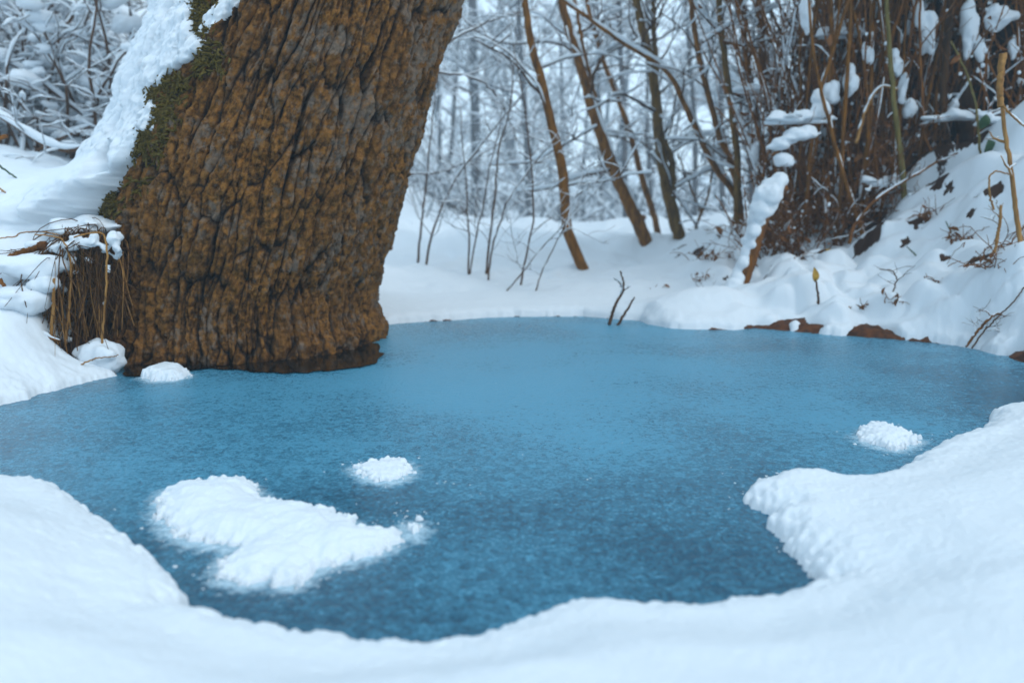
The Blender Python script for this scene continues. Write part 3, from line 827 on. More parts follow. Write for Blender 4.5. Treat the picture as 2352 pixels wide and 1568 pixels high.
# undergrowth: a mass of crossing twigs beyond the snow crest
m, ms = MB(), MB(); rg = np.random.default_rng(9)
for i in range(620):
    y = rg.uniform(10, 24); x = rg.uniform(-.3 * y, .65 * y)
    z = float(rbf(np.array([x]), np.array([y]))[0])
    p = limb((x, y, z - .1), (rg.normal(0, .5), rg.normal(0, .3), 1), rg.uniform(.8, 2.4), 6, rg, .5, -.2)
    rr = np.linspace(.012, .004, len(p)); m.tube(p, rr, 3, False); snow_on(ms, p, rr, .03, rg, gap=.3, k=4)
    twigs(m, ms, p, .008, 3, .8, rg, 0, .025, .2, .2, .003)
v = np.vstack(m.v + ms.v); nq = len(np.vstack(m.q)); ms.q = [a + m.n for a in ms.q]; ms.t = [a + m.n for a in ms.t]
q = np.vstack(m.q + ms.q); tt = np.vstack(m.t + ms.t)
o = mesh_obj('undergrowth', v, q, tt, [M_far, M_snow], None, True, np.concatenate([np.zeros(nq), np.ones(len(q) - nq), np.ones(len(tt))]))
tag(o, 'tangle of bare snow-lined brushwood beyond the snow crest', 'undergrowth', None, 'stuff')

# ------------------------------------------------------------------ snow-laden shrubs on the hillside behind the trunk's left side
def shrub(seed, n, H, spread, amt, lumps):
    rg = np.random.default_rng(seed); m, ms = MB(), MB()
    for i in range(n):
        az = rg.uniform(0, 2 * np.pi); sp = rg.uniform(.2, spread)
        p = limb((rg.normal(0, .12), rg.normal(0, .12), -.1), (np.cos(az) * sp, np.sin(az) * sp, 1), H * rg.uniform(.6, 1.1), 9, rg, .45, -.7)
        rr = np.linspace(.016, .005, len(p)); m.tube(p, rr, 5, False)
        snow_on(ms, p, rr, amt, rg, gap=.2, k=5, side=.05)
        twigs(m, ms, p, .010, 6, H * .42, rg, 1, amt * .8, .2, .3, .003, 1.1, .85, -.1)
        for j in range(lumps):
            c = p[rg.integers(3, len(p))] + rg.normal(0, .10, 3)
            s = rg.uniform(.03, .075); lump(ms, c, (s * rg.uniform(1, 1.5), s * rg.uniform(1, 1.4), s * .7), rg, 2, .5)
    return m, ms
SH = [shrub(400 + i, 11, 1.35, .9, .042, 3) for i in range(3)]
shmesh = []
lab = ['snow-laden shrub in the upper left corner of the picture', 'snow-laden shrub left of the trunk, just above the smooth snow bank', 'snow-laden shrub close behind the left edge of the leaning trunk', 'snow-covered shrub low on the left hillside by the far-left mound',
       'snow-covered shrub on the left hillside below the corner', 'tall snow-laden shrub behind the upper left edge of the trunk', 'snowy shrub halfway up the left hillside', 'snow-heaped shrub above the smooth bank, left of centre of the hillside',
       'snow-heaped shrub at the left picture edge', 'loose snowy shrub at the top of the left hillside', 'snowy shrub between the corner shrub and the trunk', 'dense snowy shrub at the foot of the left hillside', 'snowy shrub behind the far-left mound', 'snowy shrub just left of the plastered snow on the trunk']
pos = [(20, 80, 6.6), (170, 330, 4.9), (300, 250, 5.6), (60, 330, 4.8), (40, 190, 5.8), (340, 90, 7.0), (150, 190, 6.0), (220, 300, 5.4), (-20, 290, 5.2), (180, 50, 7.6), (240, 160, 6.6), (110, 270, 5.4), (10, 350, 5.0), (270, 340, 5.0)]
for i, (px, py, dp) in enumerate(pos[:10]):
    pt = at_y(px, py, dp)
    g = gz(pt[0], pt[1])
    root = thing('snowy_shrub', lab[i], 'shrub', (pt[0], pt[1], g), 'snow-laden shrubs on the left hillside')
    if i < 3:
        SH[i][0].build('branches', M_twig, root); SH[i][1].build('snow', M_snow, root)
        shmesh.append(root)
    else:
        for ch in list(shmesh[i % 3].children):
            c = ch.copy(); COL.objects.link(c); c.parent = root
    root.rotation_euler = (0, 0, i * 1.7)
    s = float(np.clip((pt[2] - g + .9) / 1.1, .75, 1.6)) if pt[2] > g else .9
    root.scale = (s, s, s)
# slanting dark trunks on that hillside
for i, (px, lb, w) in enumerate([([(235, 250), (190, 140), (150, 60), (120, 0)], 'dark reddish trunk slanting through the snowy shrubs of the left hillside', 22), ([(352, 220), (320, 120), (270, 0)], 'thin dark trunk behind the upper left edge of the leaning trunk', 10),
                                 ([(60, 320), (30, 200), (-10, 90)], 'thin dark trunk near the left picture edge', 8)]):
    make_tree('hillside_tree', lb, px, (w, w * .8), 440 + i, depth=6.2 + i * .5, nb=10, L=1.0, levels=2, snow=.05, tsnow=.05, group='dark trunks on the left hillside', top=1.5)
# one long snowy bough in front of the shrubs
rg = np.random.default_rng(460)
q = resample(pxline([(-30, 250), (40, 292), (100, 335), (165, 350), (215, 325), (285, 338), (330, 360)], 4.0, -.3), 30)
root = thing('snowy_bough', 'long curved bough with a thick ridge of snow left of the trunk', 'branch', q[0])
m, ms = MB(), MB(); rr = np.linspace(.011, .008, 30); m.tube(q, rr, 6); snow_on(ms, q, rr, .055, rg, gap=0, k=7); twigs(m, ms, q, .006, 8, .4, rg, 1, .02, .1, .5, .0015)
shift(m, q[0]); shift(ms, q[0]); m.build('wood', M_twig, root); ms.build('snow', M_snow, root)

# ================================================================== right bank: overhanging earth bank, thicket, stalks
def build_bank():
    u = np.linspace(0, 1, 150)
    # foot line, leaving the picture on the right
    foot = np.array([at_y(1800, 560, 5.3)[:2], at_y(1880, 560, 5.0)[:2], at_y(2060, 500, 4.75)[:2], at_y(2200, 440, 4.65)[:2], at_y(2352, 400, 4.5)[:2], at_y(2560, 400, 4.3)[:2], at_y(2900, 400, 4.2)[:2], at_y(3400, 400, 4.6)[:2]])
    line = resample(np.column_stack([foot, foot[:, 0] * 0]), 150)[:, :2]
    hgt = np.interp(u, [0, .06, .14, .26, 1], [.4, .9, 1.7, 2.4, 2.7])
    prof = np.array([(0.10, -.35), (0, .0), (.02, .25), (-.06, .5), (-.22, .75), (-.42, .92), (-.50, 1.0), (-.40, 1.08), (0, 1.12), (.9, 1.12), (1.6, .9), (2.0, -.2)])
    v = np.linspace(0, 1, 170); sp = np.linspace(0, 1, len(prof)); po = np.interp(v, sp, prof[:, 0]); pz = np.interp(v, sp, prof[:, 1])
    out = np.array([.35, .94])
    X = line[:, 0][None] + out[0] * po[:, None]; Y = line[:, 1][None] + out[1] * po[:, None]
    g0 = rbf(line[:, 0], line[:, 1])
    Z = np.minimum(g0, .9)[None] * .6 + pz[:, None] * hgt[None]
    n = fbm(X * 2.4, Z * 2.4, Y * 2.4, 4, 301); n2 = fbm(X * 9, Z * 9, Y * 9, 3, 303)
    Y = Y - .18 * n - .05 * n2; X = X + .08 * n2; Z = Z + .06 * n2
    o = mesh_obj('earth_bank', np.stack([X, Y, Z], -1).reshape(-1, 3), grid_q(170, 150), None, M_bank)
    tag(o, kind='structure')
build_bank()

def leaf_quads(mb, c, s, rg, curl=.4):
    d = rg.normal(0, 1, 3); d /= np.linalg.norm(d); e = np.cross(d, rg.normal(0, 1, 3)); e /= np.linalg.norm(e); f = np.cross(d, e)
    P_ = [(-1, 0, 0), (-.35, .42, curl), (.4, .36, curl), (1, 0, -.1), (.4, -.36, curl), (-.35, -.42, curl), (0, 0, 0)]
    v = np.array([c + s * (a * d + b * e + k * f) for a, b, k in P_])
    mb.add(v, None, [[0, 6, 1], [1, 6, 2], [2, 6, 3], [3, 6, 4], [4, 6, 5], [5, 6, 0]])

def thicket(name, label, px0, px1, py, d0, d1, n, hmin, hmax, seed, amt=.02, leaves=60, lumps=40, rad=.005, lean=.12, lumpsize=1.0):
    rg = np.random.default_rng(seed); m, ms, ml = MB(), MB(), MB()
    pts = []; n = int(n * 1.5)
    for i in range(n):
        dp = rg.uniform(d0, d1); b = at_y(rg.uniform(px0, px1), py, dp)
        z = gz(b[0], b[1]); b[2] = z - .05
        h = rg.uniform(hmin, hmax)
        p = limb(b, (rg.normal(-.04, lean), rg.normal(-.05, lean), 1), h, 10, rg, .30, -.12)
        r = rad * rg.uniform(.6, 1.9); rr = np.linspace(r, r * .45, len(p)); m.tube(p, rr, 5, False)
        snow_on(ms, p, rr, amt * .6, rg, gap=.99, k=4, side=.12)
        twigs(m, ms, p, r * .6, 6, .26, rg, 1 if i % 3 == 0 else 0, amt * .7, .1, .6, .0018, .6, .06, -.2)
        pts.append(p)
    for i in range(150):
        p = pts[rg.integers(n)]; k = rg.integers(1, len(p) - 1); f = rg.random(); s = rg.uniform(.004, .010)
        lump(ms, p[k] * f + p[k + 1 if k + 1 < len(p) else k] * (1 - f) + rg.normal(0, .002, 3), (s, s, s * rg.uniform(.7, 1.6)), rg, 1, .4)
    for i in range(leaves):
        p = pts[rg.integers(n)]; leaf_quads(ml, p[rg.integers(2, len(p))] + rg.normal(0, .05, 3), rg.uniform(.015, .035), rg)
    for i in range(int(lumps * .28)):
        p = pts[rg.integers(n)]; k = rg.integers(2, len(p) - 3)
        snow_on(ms, p[k:k + 3] + rg.normal(0, .006, 3), rad, amt * rg.uniform(.6, 1.5) * lumpsize, rg, gap=0, k=5, side=.3)
        if i % 4: continue
        s = rg.uniform(.008, .024) * lumpsize; c = p[k] + rg.normal(0, .02, 3)
        lump(ms, c, (s * rg.uniform(.7, 1.3), s * rg.uniform(.7, 1.2), s * rg.uniform(.9, 2.4)), rg, 2, .55)
    loc = at_y((px0 + px1) / 2, py, (d0 + d1) / 2); loc[2] = gz(loc[0], loc[1])
    root = thing(name, label, 'shrub', loc, 'brown shrubs of the thicket on the right bank')
    for k_ in (m, ms, ml): shift(k_, loc)
    m.build('stems', M_stem, root); ms.build('snow', M_snow, root)
    if ml.n: ml.build('leaves', M_deadleaf, root)
    return root
M_dkleaf = mk_simple('shade_foliage_leaf', (.010, .012, .004), (.035, .030, .010), 30, .6, .2)
M_stem = mk_simple('thicket_stem', (.055, .018, .002), (.25, .090, .010), 50, .8, .3, (1, 1, .3))
def upright(label, px0, px1, py, d0, d1, n, seed):
    rg = np.random.default_rng(seed); m, ms = MB(), MB()
    for i in range(n):
        b = at_y(px0 + (px1 - px0) * (i + rg.random()) / n, py, rg.uniform(d0, d1)); b[2] = gz(b[0], b[1]) - .05
        p = limb(b, (rg.normal(-.03, .05), rg.normal(-.04, .05), 1), rg.uniform(1.1, 2.2), 12, rg, .16)
        r = rg.uniform(.006, .014); rr = np.linspace(r, r * .6, len(p)); m.tube(p, rr, 6, False)
        snow_on(ms, p, rr, .022, rg, gap=.75, k=5, side=.3); twigs(m, ms, p, r * .5, 4, .22, rg, 0, .014, .1, .7, .0016, .6, .3)
    loc = at_y((px0 + px1) / 2, py, d0); loc[2] = gz(loc[0], loc[1])
    root = thing('tall_stems', label, 'shrub', loc, 'tall upright stems in the thicket'); shift(m, loc); shift(ms, loc)
    m.build('stems', M_trunk, root); ms.build('snow', M_snow, root)
upright('row of tall upright brown stems left of the long brown leaning stalk', 1800, 1900, 568, 4.15, 4.6, 11, 590)
upright('row of tall upright brown stems between the leaning stalk and the green stalk', 1905, 2050, 556, 4.1, 4.6, 17, 591)
upright('few tall upright stems right of the green stalk before the black hollow', 2055, 2150, 490, 4.15, 4.5, 7, 592)
thicket('brown_shrub', 'snow-dotted brown shrub at the left end of the thicket, behind the snow-topped leaning log', 1745, 1835, 575, 4.3, 4.9, 34, .8, 1.9, 501, .022, 60, 90, .0045)
thicket('brown_shrub', 'brown shrub right of the snowy log, under the long snowy shelf branch', 1830, 1905, 570, 4.25, 4.8, 34, .7, 1.9, 502, .022, 90, 70, .005)
thicket('brown_shrub', 'dense brown shrub in the middle of the thicket, left of the green stalk', 1900, 1975, 565, 4.2, 4.8, 34, .7, 2.0, 503, .022, 90, 70, .0055)
thicket('brown_shrub', 'brown shrub whose stems stand directly behind the green stalk', 1970, 2060, 545, 4.2, 4.7, 30, .7, 2.0, 504, .022, 80, 60, .0055)
thicket('brown_shrub', 'sparse dark shrub in the black hollow right of the green stalk', 2060, 2180, 470, 4.3, 4.65, 12, .7, 1.9, 505, .02, 40, 26, .004, .2)
thicket('brown_shrub', 'tall stems crossing the top of the thicket at its left', 1790, 1960, 560, 4.6, 5.2, 40, 1.3, 2.4, 506, .026, 50, 110, .007, .1)
thicket('brown_shrub', 'dark tangled stems in the upper right corner above the snow slope', 2230, 2420, 360, 4.0, 4.4, 20, .5, 1.6, 507, .02, 40, 20, .004, .25)
thicket('brown_shrub', 'low brown brush at the foot of the snowy log', 1740, 1860, 590, 4.0, 4.35, 34, .15, .6, 508, .014, 60, 30, .003, .4)
thicket('brown_shrub', 'low brown brush along the snow edge below the thicket', 1860, 2050, 575, 4.0, 4.3, 44, .15, .6, 509, .014, 70, 30, .003, .4)

def stalk(name, label, cat, px, depth, w, mat, seed, snow=0.0, gap=.4, twn=0, twL=.2, part='stem', group=None, dd=0.0, mat2=None, n=34, parts_extra=None):
    rg = np.random.default_rng(seed)
    q = resample(pxline(px, depth, dd), n); q = rough(q, .0012, rg)
    rr = np.linspace(w[0], w[1], n) * depth / F / 2
    loc = q[0]
    root = thing(name, label, cat, loc, group)
    m, ms = MB(), MB(); m.tube(q, rr, 7)
    if snow: snow_on(ms, q, rr, snow, rg, gap=gap, k=7, side=.12)
    if twn: twigs(m, ms if snow else None, q, rr[0], twn, twL, rg, 1, max(snow * .6, .006), .15, .4, .001)
    shift(m, loc); shift(ms, loc)
    m.build(part, mat, root)
    if ms.n: ms.build('snow', M_snow, root)
    return root, q

stalk('green_stalk', 'thick greenish stalk rising out of the snow in the middle of the thicket', 'plant', [(2082, 500), (2076, 430), (2065, 330), (2052, 220), (2042, 110), (2034, -20), (2026, -120)], 3.95, (14, 8), M_greenstem, 520)
stalk('brown_stalk', 'long brown stalk leaning left from the snow edge, left of the green stalk', 'plant', [(1992, 572), (1962, 480), (1936, 400), (1916, 325), (1893, 240), (1872, 150), (1862, 60), (1856, -40)], 3.98, (12, 5), M_trunk, 521, .008, .6)
stalk('bramble_cane', 'reddish cane arching from the low brush up to the right across the green stalk', 'plant', [(1950, 560), (1958, 522), (2000, 468), (2050, 432), (2100, 403), (2151, 373), (2200, 352)], 3.85, (8, 4), M_stem, 522, .006, .6, 4, .12)
stalk('bent_straw', 'arched straw with a broken top left of the green stalk, above the hollow', 'plant', [(1966, 330), (1985, 260), (2006, 215), (2030, 196), (2062, 206)], 4.0, (8, 4), M_straw, 523, .012, .3)
stalk('woody_stem', 'smooth curved woody stem in front of the black hollow, bent at its foot', 'plant', [(2225, 372), (2200, 366), (2178, 340), (2166, 290), (2166, 200), (2174, 110), (2180, 40), (2186, -40)], 4.1, (17, 15), M_root, 524, .03, .75)
stalk('broad_root', 'broad brown root standing in the black hollow behind the curved woody stem', 'root', [(2236, 400), (2222, 330), (2214, 240), (2208, 150), (2200, 60), (2196, -40)], 4.35, (50, 30), M_root, 525, .02, .8)
stalk('wavy_stalk', 'thin wavy stem left of the curved woody stem', 'plant', [(2158, 384), (2140, 350), (2124, 320), (2120, 260), (2116, 170), (2112, 80), (2114, -20)], 4.05, (7, 5), M_stem, 526, .008, .7, 3, .15)
stalk('green_shoot', 'thin green shoot arching down over the right snow slope', 'plant', [(2262, 450), (2254, 390), (2249, 320), (2243, 250), (2228, 190), (2208, 140), (2184, 95)], 3.75, (6, 4), M_greenstem, 527)
stalk('dead_reed', 'tall broken pale reed at the right edge with a frayed top', 'plant', [(2338, 712), (2346, 640), (2350, 600), (2338, 520), (2326, 420), (2312, 330), (2302, 260), (2298, 215)], 2.95, (13, 8), M_straw, 528, .006, .7, 3, .12)
stalk('frayed_reed', 'thick frayed head of dry reed on the broken stem at the right edge', 'plant', [(2298, 245), (2296, 200), (2300, 150), (2304, 124)], 2.93, (13, 16), M_straw, 529, .02, .5)
stalk('reed_leaf', 'long dry blade sticking out to the right from the broken reed', 'plant', [(2296, 232), (2316, 258), (2340, 280), (2380, 312)], 2.93, (6, 3), M_straw, 530, .006, .5)
stalk('looped_straw', 'thin straw bent into a loop beside the broken reed', 'plant', [(2282, 482), (2272, 440), (2272, 404), (2286, 392), (2308, 398), (2320, 402)], 3.0, (5, 3), M_straw, 531)
stalk('side_stalk', 'short brown stalk standing left of the foot of the broken reed', 'plant', [(2276, 600), (2288, 560), (2296, 520), (2300, 470)], 3.02, (9, 6), M_straw, 532, .012, .4, 3, .1)
stalk('grass_blade', 'green grass blade slanting on the snow below the green stalk', 'grass', [(2124, 606), (2106, 588), (2082, 566)], 3.55, (5, 2), M_green, 533)
stalk('grass_blade', 'green grass blade standing on the right snow slope', 'grass', [(2190, 556), (2184, 530), (2172, 508)], 3.5, (5, 2), M_green, 534)
stalk('fallen_twig', 'dark twig lying slantwise on the snow from the snowy log to the thicket', 'twig', [(1724, 658), (1752, 640), (1790, 622), (1820, 603), (1850, 588), (1895, 575)], 3.92, (5, 8), M_twig, 535, .015, .5, 4, .12)
stalk('dead_twig', 'bent dark twig sticking up out of the far ice', 'twig', [(1398, 756), (1406, 720), (1416, 692), (1428, 676), (1434, 652), (1428, 632), (1424, 622)], 3.45, (9, 4), M_twig, 536, .02, .62, 3, .07)
stalk('dead_twig', 'short straight twig leaning in the far ice right of the bent one', 'twig', [(1414, 757), (1432, 724), (1448, 698), (1457, 682)], 3.44, (8, 4), M_twig, 537, .025, .3)
stalk('shore_twig', 'forked reddish twig reaching over the ice at the right edge', 'twig', [(2218, 796), (2240, 768), (2262, 742), (2280, 722), (2310, 716), (2370, 712)], 2.83, (6, 7), M_stem, 538, .006, .7, 7, .13)
stalk('shore_twig', 'thin twig beside the forked reddish one on the right shore', 'twig', [(2232, 800), (2256, 764), (2290, 730), (2330, 690), (2352, 660)], 2.80, (4, 3), M_twig, 539, 0, .5, 5, .1)
stalk('bare_stem', 'thin bare stem on the snow right of the yellow leaf', 'twig', [(2040, 690), (2052, 668), (2060, 640), (2050, 622), (2020, 618)], 3.3, (4, 2), M_twig, 540, 0, .5, 5, .1)
stalk('bare_stem', 'thin forked stem on the right slope below the broken reed', 'twig', [(2238, 690), (2246, 640), (2258, 600), (2262, 570)], 3.15, (5, 3), M_stem, 541, .006, .5, 6, .12)
stalk('buried_twig', 'fine twig poking from the snow mound by the far ice', 'twig', [(1640, 682), (1622, 668), (1600, 664), (1580, 672)], 3.8, (4, 3), M_twig, 542, .008, .5, 5, .08)

for i, (px, py, lb, nn, hh) in enumerate([(2272, 610, 'brown tuft of dead stalks left of the foot of the broken reed', 26, .14), (2226, 545, 'brown tuft poking through the snow half way up the right slope', 22, .09), (2156, 648, 'small brown tuft with dead leaves low on the right slope', 18, .06), (2052, 690, 'small dark tuft in a hollow of the snow above the muddy shore', 16, .06),
     (1990, 702, 'tiny dark tuft on the snow right of the yellow leaf', 12, .05), (2140, 498, 'dark tuft with dead leaves in the snow right of the foot of the green stalk', 34, .11), (2196, 545, 'dark tuft beside the green blade on the right slope', 18, .08), (1640, 590, 'dark tuft in the snow between greenish trunk and forked trunk', 26, .12), (1615, 640, 'small dark tuft at the hollow left of the snowy log', 18, .07), (1505, 660, 'dark sprig in a small hollow of the far snow right of the bent twig', 12, .05), (2330, 560, 'brown tangle of dead stalks behind the broken reed', 34, .2)]):
    rg = np.random.default_rng(900 + i); c = hit(px, py); m, ml = MB(), MB()
    for k in range(nn):
        b = np.array([rg.normal(0, hh * .35), rg.normal(0, hh * .25), -.02])
        q = limb(b, (rg.normal(0, .7), rg.normal(-.2, .6), 1), hh * rg.uniform(.4, 1.2), 6, rg, .7, -.8); m.tube(q, np.linspace(.0022, .001, 7), 4, False)
        if k % 2: leaf_quads(ml, q[rg.integers(1, 6)], rg.uniform(.008, .022), rg)
    root = thing('dead_grass_tuft', lb, 'grass', c, 'dead tufts poking through the bank snow')
    m.build('blades', M_stem, root); ml.build('leaves', M_deadleaf, root)

# yellow-leaf plant
root, q = stalk('leafy_shoot', 'single yellow leaf on a short bare stem standing in the right bank snow', 'plant', [(1880, 702), (1879, 680), (1876, 655), (1873, 640)], float(hit(1880, 702)[1]), (6, 4), M_twig, 545)
def leaf_mesh(name, c, size, dirn, face, mat, parent, width=.42):
    d = np.array(dirn, float); d /= np.linalg.norm(d); f = np.array(face, float); e = np.cross(d, f); e /= np.linalg.norm(e); f = np.cross(e, d)
    n = 13; m = MB(); s = np.linspace(0, 1, n)
    wd = width * np.sin(np.pi * s ** .85) ** .9 * size; rows = []
    for k in np.linspace(-1, 1, 7):
        rows.append(np.asarray(c) + d * (s * size)[:, None] + e * (k * wd)[:, None] + f * (abs(k) * wd * .35 + .06 * size * np.sin(s * 5 + k))[:, None])
    m.add(np.array(rows).reshape(-1, 3), grid_q(7, n))
    if parent: m.v = [a - np.array(parent.location) for a in m.v]
    return m.build(name, mat, parent)
leaf_mesh('leaf', q[-1] - np.array([0, 0, .012]), .062, (-.1, 0, 1), (.2, -1, .1), M_yellow, root, .28)
for i, (px, py, dp, sz, mat, lb) in enumerate([(1895, 572, 3.95, .075, M_yellow, 'green-yellow leaf lying on the low brush at the end of the fallen twig'), (2268, 320, 3.7, .10, M_green, 'dark green leaf hanging above the right snow slope'), (2266, 262, 3.72, .07, M_green, 'small green leaf above the hanging dark green one'),
                                               (902, 566, 4.6, .035, M_deadleaf, 'orange dead leaf on the snow right beside the thick leaning trunk'), (2150, 640, 3.4, .05, M_deadleaf, 'brown dead leaf on the snow slope above the shore'), (2110, 668, 3.35, .05, M_deadleaf, 'brown dead leaf just left of the other on the snow slope'),
                                               (1485, 500, 6.2, .07, M_deadleaf, 'orange leaf hanging by the foot of the wavy stem')]):
    c = at_y(px, py, dp)
    o = leaf_mesh('leaf', c, sz, (.5 - i * .3, .1, -.7 + .1 * i), (.1, -1, .3), mat, None, .36)
    tag(o, lb, 'leaf')

# added foliage overhead, mostly above the view, blocking light from the hollow
rg = np.random.default_rng(1000); m, ml, ms = MB(), MB(), MB()
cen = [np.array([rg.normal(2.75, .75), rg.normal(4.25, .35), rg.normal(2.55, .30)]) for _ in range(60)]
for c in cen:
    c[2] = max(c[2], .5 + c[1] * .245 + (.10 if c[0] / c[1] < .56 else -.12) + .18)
    base = np.array([2.9, 5.1, 1.9]); q = resample([base, (base + c) / 2 + rg.normal(0, .12, 3) + np.array([0, 0, .2]), c], 12); m.tube(q, np.linspace(.016, .005, 12), 5, False)
    for k in range(150):
        leaf_quads(ml, c + rg.normal(0, 1, 3) * np.array([.22, .18, .13]), rg.uniform(.03, .055), rg)
    for k in range(2): lump(ms, c + np.array([rg.normal(0, .12), rg.normal(0, .1), .16]), (.14, .12, .05), rg, 2, .4)
root = thing('shade_foliage', 'added evergreen foliage shading the black hollow in the upper right corner from above', 'added_foliage', (2.9, 5.1, 1.9))
for k_ in (m, ml, ms): shift(k_, (2.9, 5.1, 1.9))
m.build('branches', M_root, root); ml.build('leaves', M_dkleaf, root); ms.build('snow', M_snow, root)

# snow-topped leaning log
root, q = stalk('snowy_log', 'leaning broken log with a thick ridge of snow and a big snow cap on top', 'log', [(1682, 712), (1692, 690), (1706, 650), (1722, 600), (1736, 548), (1750, 500), (1776, 450), (1800, 425)], 3.8, (28, 34), M_stem, 550, .0, .0)
mb = MB(); rg = np.random.default_rng(551); L0 = np.array(root.location)
for k in range(110):
    f = (k + rg.random()) / 110; L_ = [(1684, 690), (1698, 652), (1713, 606), (1727, 552), (1740, 505), (1764, 462), (1796, 420)]
    kk = f * 6; i_ = min(int(kk), 5); g_ = kk - i_
    px = L_[i_][0] * (1 - g_) + L_[i_ + 1][0] * g_ + -8 + 4 * f + rg.normal(0, 3); py = L_[i_][1] * (1 - g_) + L_[i_ + 1][1] * g_ - 5 + rg.normal(0, 5)
    w_ = np.interp(f, [0, .15, .4, .62, .75, .9, 1], [.040, .024, .022, .027, .046, .056, .036]) * rg.uniform(.75, 1.15)
    lump(mb, at_y(px, py, 3.80 + rg.normal(0, .012)) - L0, (w_, w_, w_ * rg.uniform(.7, 1.1)), rg, 3, .35)
fuse(mb.build('snow_cap', M_snow, root), .007, 5, .006, 26, 5)
# shelf branches carrying snow
def shelf(label, px, depth, w, lumps_, seed, mat=None):
    root, q = stalk('snowy_branch', label, 'branch', px, depth, w, mat or M_stem, seed, .05, .0, 5, .15, 'wood', 'snow-loaded branches in the thicket')
    rg = np.random.default_rng(seed + 1); mb = MB(); L0 = np.array(root.location)
    for lx, ly, rx, rz in lumps_:
        s = depth / F
        lump(mb, at_y(lx, ly, depth - .01) - L0, (rx * s, rx * s * .8, rz * s), rg, 3, .3, .35)
    fuse(mb.build('snow_heap', M_snow, root), .007, seed, .006, 26)
shelf('flat shelf branch with a long heap of snow above the log top', [(1756, 288), (1800, 286), (1850, 285), (1900, 284)], 4.05, (6, 5), [(1782, 274, 26, 18), (1815, 276, 30, 14), (1850, 272, 26, 16), (1884, 258, 20, 34), (1878, 230, 12, 22)], 560)
shelf('drooping branch with two snow heaps just below the flat shelf branch', [(1772, 356), (1800, 340), (1840, 322), (1875, 300)], 4.0, (7, 6), [(1786, 338, 24, 16), (1822, 318, 30, 18), (1856, 310, 22, 24), (1800, 375, 22, 18)], 562)
shelf('high snow-heaped branch near the top border of the thicket', [(1872, 95), (1920, 92), (1960, 88), (1990, 80)], 4.3, (8, 6), [(1900, 82, 26, 16), (1935, 80, 26, 20), (1972, 66, 14, 22)], 564)
shelf('small snowy branch between greenish trunk and thicket', [(1690, 215), (1720, 218), (1756, 214)], 4.5, (6, 4), [(1705, 208, 20, 9), (1738, 208, 20, 10)], 566)
shelf('snow-capped twig in front of the black hollow, low on the woody stem', [(2112, 288), (2140, 282), (2200, 276), (2248, 276)], 4.02, (5, 4), [(2140, 276, 26, 9), (2200, 268, 30, 16), (2222, 272, 22, 9)], 568)
shelf('snowy bent leaf-like branch above the right slope', [(2240, 292), (2262, 272), (2290, 280), (2300, 310)], 3.8, (6, 4), [(2258, 268, 18, 12), (2282, 280, 18, 12)], 570)
shelf('snowy twig low in the thicket, left of the green stalk', [(1980, 420), (2010, 432), (2040, 428), (2075, 440)], 4.0, (6, 4), [(1996, 416, 20, 12), (2055, 428, 16, 10)], 572)
# hanging snow slabs on the stems of the upper right
for i, (px, py, rx, rz, lb) in enumerate([(2128, 60, 22, 62, 'long hanging slab of snow in the upper thicket, left of the woody stem'), (2224, 75, 20, 66, 'tapering slab of snow hanging right of the broad root, near the top'), (2290, 40, 40, 30, 'broad patch of snow in the upper right corner'),
                                         (2060, 145, 16, 40, 'slab of snow behind the green stalk, high up'), (2075, 205, 14, 40, 'slab of snow right of the green stalk, half way up'), (1950, 190, 12, 40, 'narrow slab of snow between the brown stems, left of the green stalk'),
                                         (1995, 130, 16, 30, 'slab of snow between the stems, upper middle of the thicket'), (1850, 40, 22, 46, 'pale slab of snow at the top left of the thicket'), (2196, 345, 10, 18, 'round lump of snow in the crook of the woody stem'), (2090, 255, 14, 24, 'lump of snow beside the black hollow'),
                                         (1915, 220, 14, 34, 'slab of snow on the long brown leaning stalk'), (1940, 330, 18, 14, 'heap of snow low in the thicket above the arching cane'), (2330, 110, 14, 30, 'lump of snow right of the broken reed head'), (2250, 120, 14, 34, 'thin slab of snow hanging in the black hollow')]):
    rg = np.random.default_rng(600 + i); mb = MB(); dp = 4.12; s = dp / F
    c = at_y(px, py, dp)
    for k in range(5):
        f = rg.uniform(-1, 1)
        lump(mb, np.array([rg.normal(0, rx * .3) * s - f * rx * .25 * s, rg.normal(0, .01), f * rz * .5 * s]), (rx * s * rg.uniform(.5, .9) * (1.05 - .35 * abs(f)), rx * s * .6, rz * s * rg.uniform(.45, .65)), rg, 3, .3)
    st = MB(); st.tube(limb((rg.normal(0, .01), .02, -rz * s * 1.6), (rg.normal(0, .1), 0, 1), rz * s * 3.6, 8, rg, .15), .004, 5)
    root = thing('snow_slab', lb, 'snow', c, 'snow slabs hanging in the thicket')
    fuse(mb.build('snow', M_snow, root), .008, i, .010, 18); st.build('twig', M_stem, root)

